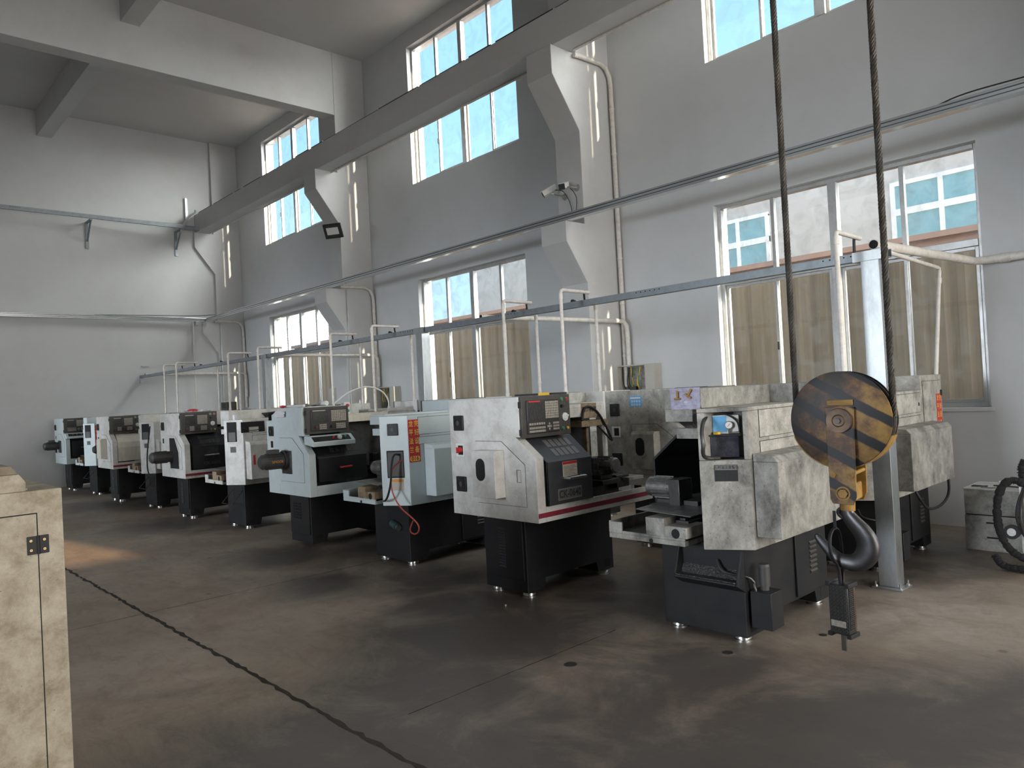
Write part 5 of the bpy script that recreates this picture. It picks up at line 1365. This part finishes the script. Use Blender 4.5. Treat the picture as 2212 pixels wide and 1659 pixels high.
ragged([(-.23, -.16, .10), (-.18, -.18, .03), (-.08, -.20, .028), (.1, -.20, .028)], .024, 6, 'trailing_hose', WC)
ragged([(-.05, -.05, .66), (-.055, -.05, .74), (-.03, -.05, .80)], .024, 8, 'hose_stub', WC, sm=2)
MB().tube([(-.04, -.09, .60), (-.08, -.12, .48), (-.09, -.12, .36), (-.05, -.10, .25)], .008, 8, smooth=2).tube([(-.03, -.09, .60), (-.06, -.12, .48), (-.07, -.12, .36), (-.04, -.10, .22)], .008, 8, smooth=2).build('cable', M['rubber'], WC)

# ------------------------------------------------------------------ loose items on and around the machines
def sheet(name, c, ax, ay, w, h, material, label, cat, crump=.01, seed=1, n=10, drop_=0.0, group=None, zrot=0):
    rnd = random.Random(seed); vs = []; c = Vector(c); ax = Vector(ax).normalized(); ay = Vector(ay).normalized(); nn = ax.cross(ay)
    for j in range(n + 1):
        for i in range(n + 1):
            u_, v_ = i / n - .5, j / n - .5
            vs.append(c + ax * (u_ * w) + ay * (v_ * h) + nn * (abs(rnd.gauss(0, crump)) + crump * .2))
    m_ = len(vs); vs += [v - nn * .0012 for v in vs]
    k = n + 1; fs = []
    for j in range(n):
        for i in range(n):
            a = j * k + i; fs.append((a, a + 1, a + k + 1, a + k)); fs.append((m_ + a, m_ + a + k, m_ + a + k + 1, m_ + a + 1))
    for i in range(n):
        fs += [(i + 1, i, m_ + i, m_ + i + 1), (n * k + i, n * k + i + 1, m_ + n * k + i + 1, m_ + n * k + i)]
        fs += [(i * k, (i + 1) * k, m_ + (i + 1) * k, m_ + i * k), ((i + 1) * k + n, i * k + n, m_ + i * k + n, m_ + (i + 1) * k + n)]
    o = MB().add(vs, fs).build(name, material); return tag(o, label, cat, group)
cloth = sheet('cloth', (3.975, -4.245, 1.405), (1, 0, 0), (0, .0, 1), .20, .125, M['cloth'], 'lilac work cloth hung over the corner of the sooty lathe with two keys on it', 'cloth', .006, 3, 14)
k = thing('brass_key', (3.93, -4.262, 1.41), 'small brass chuck key pinned on the lilac cloth, left one', 'key')
MB().tube([(0, 0, .045), (0, 0, .0)], .006, 8).tube([(-.02, 0, -.005), (.02, 0, -.005)], .006, 8).build('key_body', M['yellow_paint'], k)
k = thing('brass_key', (4.0, -4.262, 1.42), 'small brass chuck key pinned on the lilac cloth, tilted right one', 'key')
MB().tube([(.025, 0, .04), (0, 0, .0)], .006, 8).tube([(-.018, 0, .012), (.018, 0, -.012)], .006, 8).build('key_body', M['yellow_paint'], k)
sheet('paper_stack', (-4.35, -4.24, 1.463), (1, 0, 0), (0, 1, 0), .62, .20, M['paper'], 'crumpled papers lying on the CJK-0660 lathe top', 'paper', .006, 5)
sheet('plastic_bag', (-4.30, -3.98, 1.463), (1, .1, 0), (0, 1, 0), .22, .28, M['paper'], 'white plastic bag heaped on the CJK-0660 lathe top', 'bag', .016, 8)
tag(MB().blob((-4.30, -4.04, 1.487), .09, 16, 8, (1, .8, .27)).build('bag', M['sign_red']), 'dark red bag heaped among papers on the CJK-0660 lathe', 'bag')
sheet('paper_sheet', (-.93, -4.36, 1.40), (1, 0, .02), (0, .25, 1), .22, .07, M['paper'], 'white paper draped over the top edge of the motor-sided lathe', 'paper', .006, 9, 8)
tag(MB().blob((-.99, -4.30, 1.478), .028, 12, 8, (1.2, .8, .6)).build('red_cup', M['sign_red']), 'small red cup lying on paper on the motor-sided lathe', 'cup')
sheet('plastic_film', (-.9, -4.12, 1.463), (1, 0, 0), (0, 1, 0), .5, .30, M['keys'], 'grey crumpled plastic film lying on the motor-sided lathe top', 'plastic film', .014, 12)
tag(MB().tube([(-1.15, -4.25, 1.478), (-.55, -4.28, 1.478)], .013, 10).build('roll', M['white_plastic']), 'rolled white paper lying along the motor-sided lathe top', 'paper roll')
tag(MB().cyl((-.68, -4.02, 1.49), (-.59, -4.0, 1.49), .026, seg=16).build('white_roll', M['white_plastic']), 'small white tape roll on the motor-sided lathe top', 'roll')
# blue carton and notes on the shelf-backed machine
tag(MB().box(-2.78, -2.66, -4.16, -4.09, 1.3455, 1.40).build('blue_carton', M['label_blue']), 'small blue carton standing on the shelf-backed lathe', 'box')
tag(MB().box(-2.64, -2.56, -4.17, -4.14, 1.3455, 1.405).build('note_card', M['paper']), 'small white card standing beside the blue carton', 'card')
m = MB()
for i in range(6):
    r_ = .13 + .008 * i; pts = [(-2.62 + r_ * math.cos(a / 16 * 2 * math.pi) * 1.1, -3.62 + r_ * math.sin(a / 16 * 2 * math.pi), 1.364 + .009 * i + .006 * math.sin(a + i)) for a in range(17)]
    m.tube(pts, .009, 8, smooth=1)
tag(m.build('cable_coil', M['rubber']), 'black cable coil lying on the shelf-backed lathe top', 'cable')
# push button stations clipped to the consoles
def station(x, y, z, label, rz=0.0):
    r = thing('button_station', (x, y, z), label, 'button box', 'small push-button boxes', rz)
    b_ = MB().box(-.03, .03, -.035, .035, 0, .13).build('box', M['white_plastic'], r, bevel=.004)
    MB().cyl((.0302, 0, .095), (.05, 0, .095), .018, .016, 16).build('stop_button', M['red'], b_)
    MB().cyl((.0302, 0, .038), (.05, 0, .038), .018, .016, 16).build('start_button', M['green'], b_)
station(-.62, -3.76, 1.3605, 'cream button box right of the motor-sided lathe console')
station(-1.12, -2.45, 1.3455, 'button box with red and green knobs behind the 016 machine', math.pi)
tag(MB().tube([(-.68, -3.88, 1.47), (-.66, -3.70, 1.60), (-.60, -3.50, 1.66), (-.52, -3.35, 1.60), (-.50, -3.28, 1.47), (-.52, -3.30, 1.37)], .008, 8, smooth=2).build('white_hose', M['white_plastic']), 'thin white hose arching behind the motor-sided lathe console', 'hose')
# old monitor on a rear machine
mo = thing('monitor', (-7.55, -2.20, 1.4635), 'dark box-shaped monitor standing on the second-row lathe left of the window', 'monitor')
b_ = MB().box(-.13, .13, -.10, .10, 0, .15).build('case', M['console'], mo, bevel=.006)
MB().box(-.07, .11, -.1012, -.1002, .03, .13).build('screen', M['ink'], b_, smooth=False)
# things on the CK-0640 top
tag(MB().box(2.05, 2.55, -3.78, -3.70, 1.4625, 1.478).build('wooden_strip', M['iron']), 'dark flat bar lying on the CK-0640 lathe top', 'bar')
tag(MB().box(2.40, 2.47, -3.86, -3.81, 1.4625, 1.482).build('yellow_block', M['yellow']), 'small yellow block lying on the CK-0640 lathe top', 'block')
# hoses, pumps and tanks belonging to the machines
def part_of(root, o):
    o.parent = root
    o.matrix_parent_inverse = (Matrix.Translation(root.location) @ Matrix.Rotation(root.rotation_euler.z, 4, 'Z')).inverted()
    return o
part_of(M8, MB().tube([(.96, -4.17, 1.00), (.985, -4.26, 1.02), (.985, -4.29, .90), (.99, -4.30, .78), (.95, -4.31, .66), (.89, -4.30, .61), (.82, -4.27, .60)], .009, 10, smooth=3).build('black_hose', M['rubber']))
part_of(M8, MB().tube([(.98, -4.16, .96), (.975, -4.27, .90), (.965, -4.29, .78), (.99, -4.29, .67), (1.08, -4.28, .56), (1.21, -4.26, .49), (1.30, -4.25, .43), (1.28, -4.24, .365), (1.18, -4.22, .33), (1.08, -4.20, .35), (1.03, -4.12, .42)], .0065, 10, smooth=3).build('red_hose', M['copper'], label='thin red hose'))
M['pump_green'] = mat('pump_green', (0.03, 0.075, 0.075), 0.4)
pm = part_of(M8, MB().cyl((.70, -4.115, .37), (.80, -4.13, .345), .034, seg=20).build('coolant_pump', M['pump_green'], label='small dark green pump'))
k = MB().cyl((.80, -4.13, .345), (.825, -4.134, .339), .026, seg=16).build('pump_flange', M['steel']); k.parent = pm
part_of(M10, MB().tube([(4.09, -4.22, 1.30), (4.12, -4.31, 1.27), (4.135, -4.35, 1.21), (4.15, -4.36, 1.15), (4.135, -4.35, 1.10), (4.12, -4.30, 1.07), (4.17, -4.235, 1.068)], .0115, 10, smooth=3).build('corrugated_hose', M['iron'], label='ribbed grey hose'))
def coolant_tank(root, x, y):
    b_ = part_of(root, MB().box(x, x + .125, y, y + .135, .10, .305).build('coolant_tank', M['black_paint'], bevel=.003, label='black coolant tank'))
    m = MB().cyl((x + .055, y + .07, .3052), (x + .055, y + .07, .33), .024, seg=20).cyl((x + .055, y + .07, .3302), (x + .055, y + .07, .44), .031, seg=20).cyl((x + .055, y + .07, .4402), (x + .055, y + .07, .452), .033, .028, 20)
    k = m.build('pump_motor', M['motor']); k.parent = b_
    k = MB().tube([(x + .02, y + .03, .306), (x + .015, y + .02, .335), (x + .02, y + .02, .35)], .008, 10, smooth=1).build('outlet', M['chrome']); k.parent = b_
    k = MB().tube([(x + .02, y + .02, .35), (x - .0, y - .0, .385), (x - .08, y - .06, .40), (x - .14, y - .075, .42), (x - .17, y - .05, .47)], .008, 10, smooth=2).build('hose', M['iron']); k.parent = b_
coolant_tank(M10, 4.225, -4.09)
coolant_tank(N2, 4.225, -2.10)
part_of(N2, MB().tube([(4.43, -2.06, .64), (4.46, -2.04, .56), (4.46, -1.93, .48), (4.46, -1.77, .445), (4.46, -1.53, .455), (4.46, -1.38, .52), (4.44, -1.32, .64)], .010, 10, smooth=3).build('power_cable', M['rubber'], label='thick black power cable'))
def red_sign(root, yy0, yy1, za, zc, num, name='red_sign'):
    sg = MB().box(-.0062, -.0042, yy0, yy1, za, zc).build(name, M['sign_red'], root, smooth=False, label='red sign with yellow Chinese characters')
    k = MB(); cw = (yy1 - yy0); st = (zc - za) / 5.0
    for col, s_ in ((.24, '\u9f99\u5e73\u6cd5\u5170'), (.73, '\u5b8c\u597d\u8bbe\u5907')):
        for i, ch in enumerate(s_): letter(k, ch, st * .78, (-.0068, yy1 - col * cw, zc - st * (.55 + i)), (0, -1, 0), (0, 0, 1), bold=.0005, sx=.84)
    k.build('characters', M['sign_yellow'], sg, smooth=False)
red_sign(N2, .035, .155, .95, 1.30, None)
# swarf and shelf on the shelf-backed lathe
sh_ = MB().box(-.0050, -.0037, .96, 1.26, 1.185, 1.315).build('shelf_shade', M['dark'], M6, smooth=False)  # flat dark plate stands in for the shaded inside of the shelf
MB().box(-.0062, -.0051, 1.04, 1.16, 1.19, 1.25).build('shelf_box', M['beige_box'], sh_, smooth=False)
MB().tube([(-.008, 1.25, 1.25), (-.010, 1.15, 1.20), (-.010, 1.0, 1.22), (-.008, .97, 1.26)], .004, 6, smooth=2).build('shelf_cable', M['rubber'], sh_)
MB().box(-.1535, -.1505, 1.16, 1.185, .80, .915).build('red_tag', M['sign_red'], M6, smooth=False, label='narrow red tag')
part_of(M4, MB().tube([(-5.60, -4.22, 1.28), (-5.56, -4.26, 1.10), (-5.60, -4.28, .85), (-5.62, -4.28, .65), (-5.58, -4.27, .54), (-5.52, -4.22, .52)], .010, 8, smooth=2).build('black_hose', M['rubber']))
part_of(M3, MB().tube([(-7.12, -3.9, .62), (-7.10, -4.0, .55), (-7.06, -3.75, .72), (-6.9, -3.4, .75), (-6.7, -3.35, .70)], .009, 8, smooth=2).build('cable', M['rubber']))
# lubrication hoses over the CK-0640 tail
part_of(M9, MB().tube([(2.44, -3.42, 1.24), (2.42, -3.36, 1.36), (2.42, -3.22, 1.33), (2.42, -3.10, 1.18), (2.43, -3.04, 1.05)], .010, 10, smooth=3).build('black_hose', M['rubber']))
part_of(M9, MB().tube([(2.40, -3.20, 1.20), (2.42, -3.12, 1.12), (2.43, -3.06, 1.06)], .009, 8, smooth=1).build('black_hose', M['rubber']))
# blue notice on the second row machine
nt_ = MB().box(2.20, 2.335, -2.4828, -2.4808, 1.31, 1.405).build('blue_notice', M['label_blue'], smooth=False)
k = MB().box(2.21, 2.325, -2.4836, -2.4829, 1.382, 1.395)
for i in range(4):
    for j in range(2): k.ring((2.228 + i * .028, -2.4832, 1.358 - j * .030), (0, 1, 0), .010, .006, .0006, 12)
k.build('pictograms', M['white_plastic'], nt_, smooth=False)
nt_.parent = N1; nt_.matrix_parent_inverse = Matrix.Translation((-N1.location.x, -N1.location.y, 0))
# cardboard on the floor between the rows
cb = thing('cardboard_box', (1.55, -.55, 0), 'plain brown cardboard box by the wall behind the CK-0640 tray', 'box')
MB().box(-.30, .25, -.25, .25, 0, .46).build('carton', mat('cardboard', (0.55, 0.38, 0.22), 0.85), cb, bevel=.003)
MB().box(-.30, .25, -.012, .012, .4602, .462).build('tape', M['keys'], cb)
# nut and washers on the floor
tag(MB().ring((2.50, -4.40, .004), (0, 0, 1), .011, .005, .007, 6).build('hex_nut', M['chrome']), 'single small steel nut on the floor before the CK-0640 pedestal', 'nut')
for (x, y, r_, wh) in ((3.62, -4.95, .035, 'left of the nearest pedestal'), (4.18, -4.28, .028, 'under the nearest lathe end'), (4.45, -3.70, .022, 'by the coolant tank')):
    tag(MB().cyl((x, y, .0005), (x, y, .003), r_, seg=20).build('floor_disc', M['iron']), 'flat dark steel disc on the floor, ' + wh, 'disc')
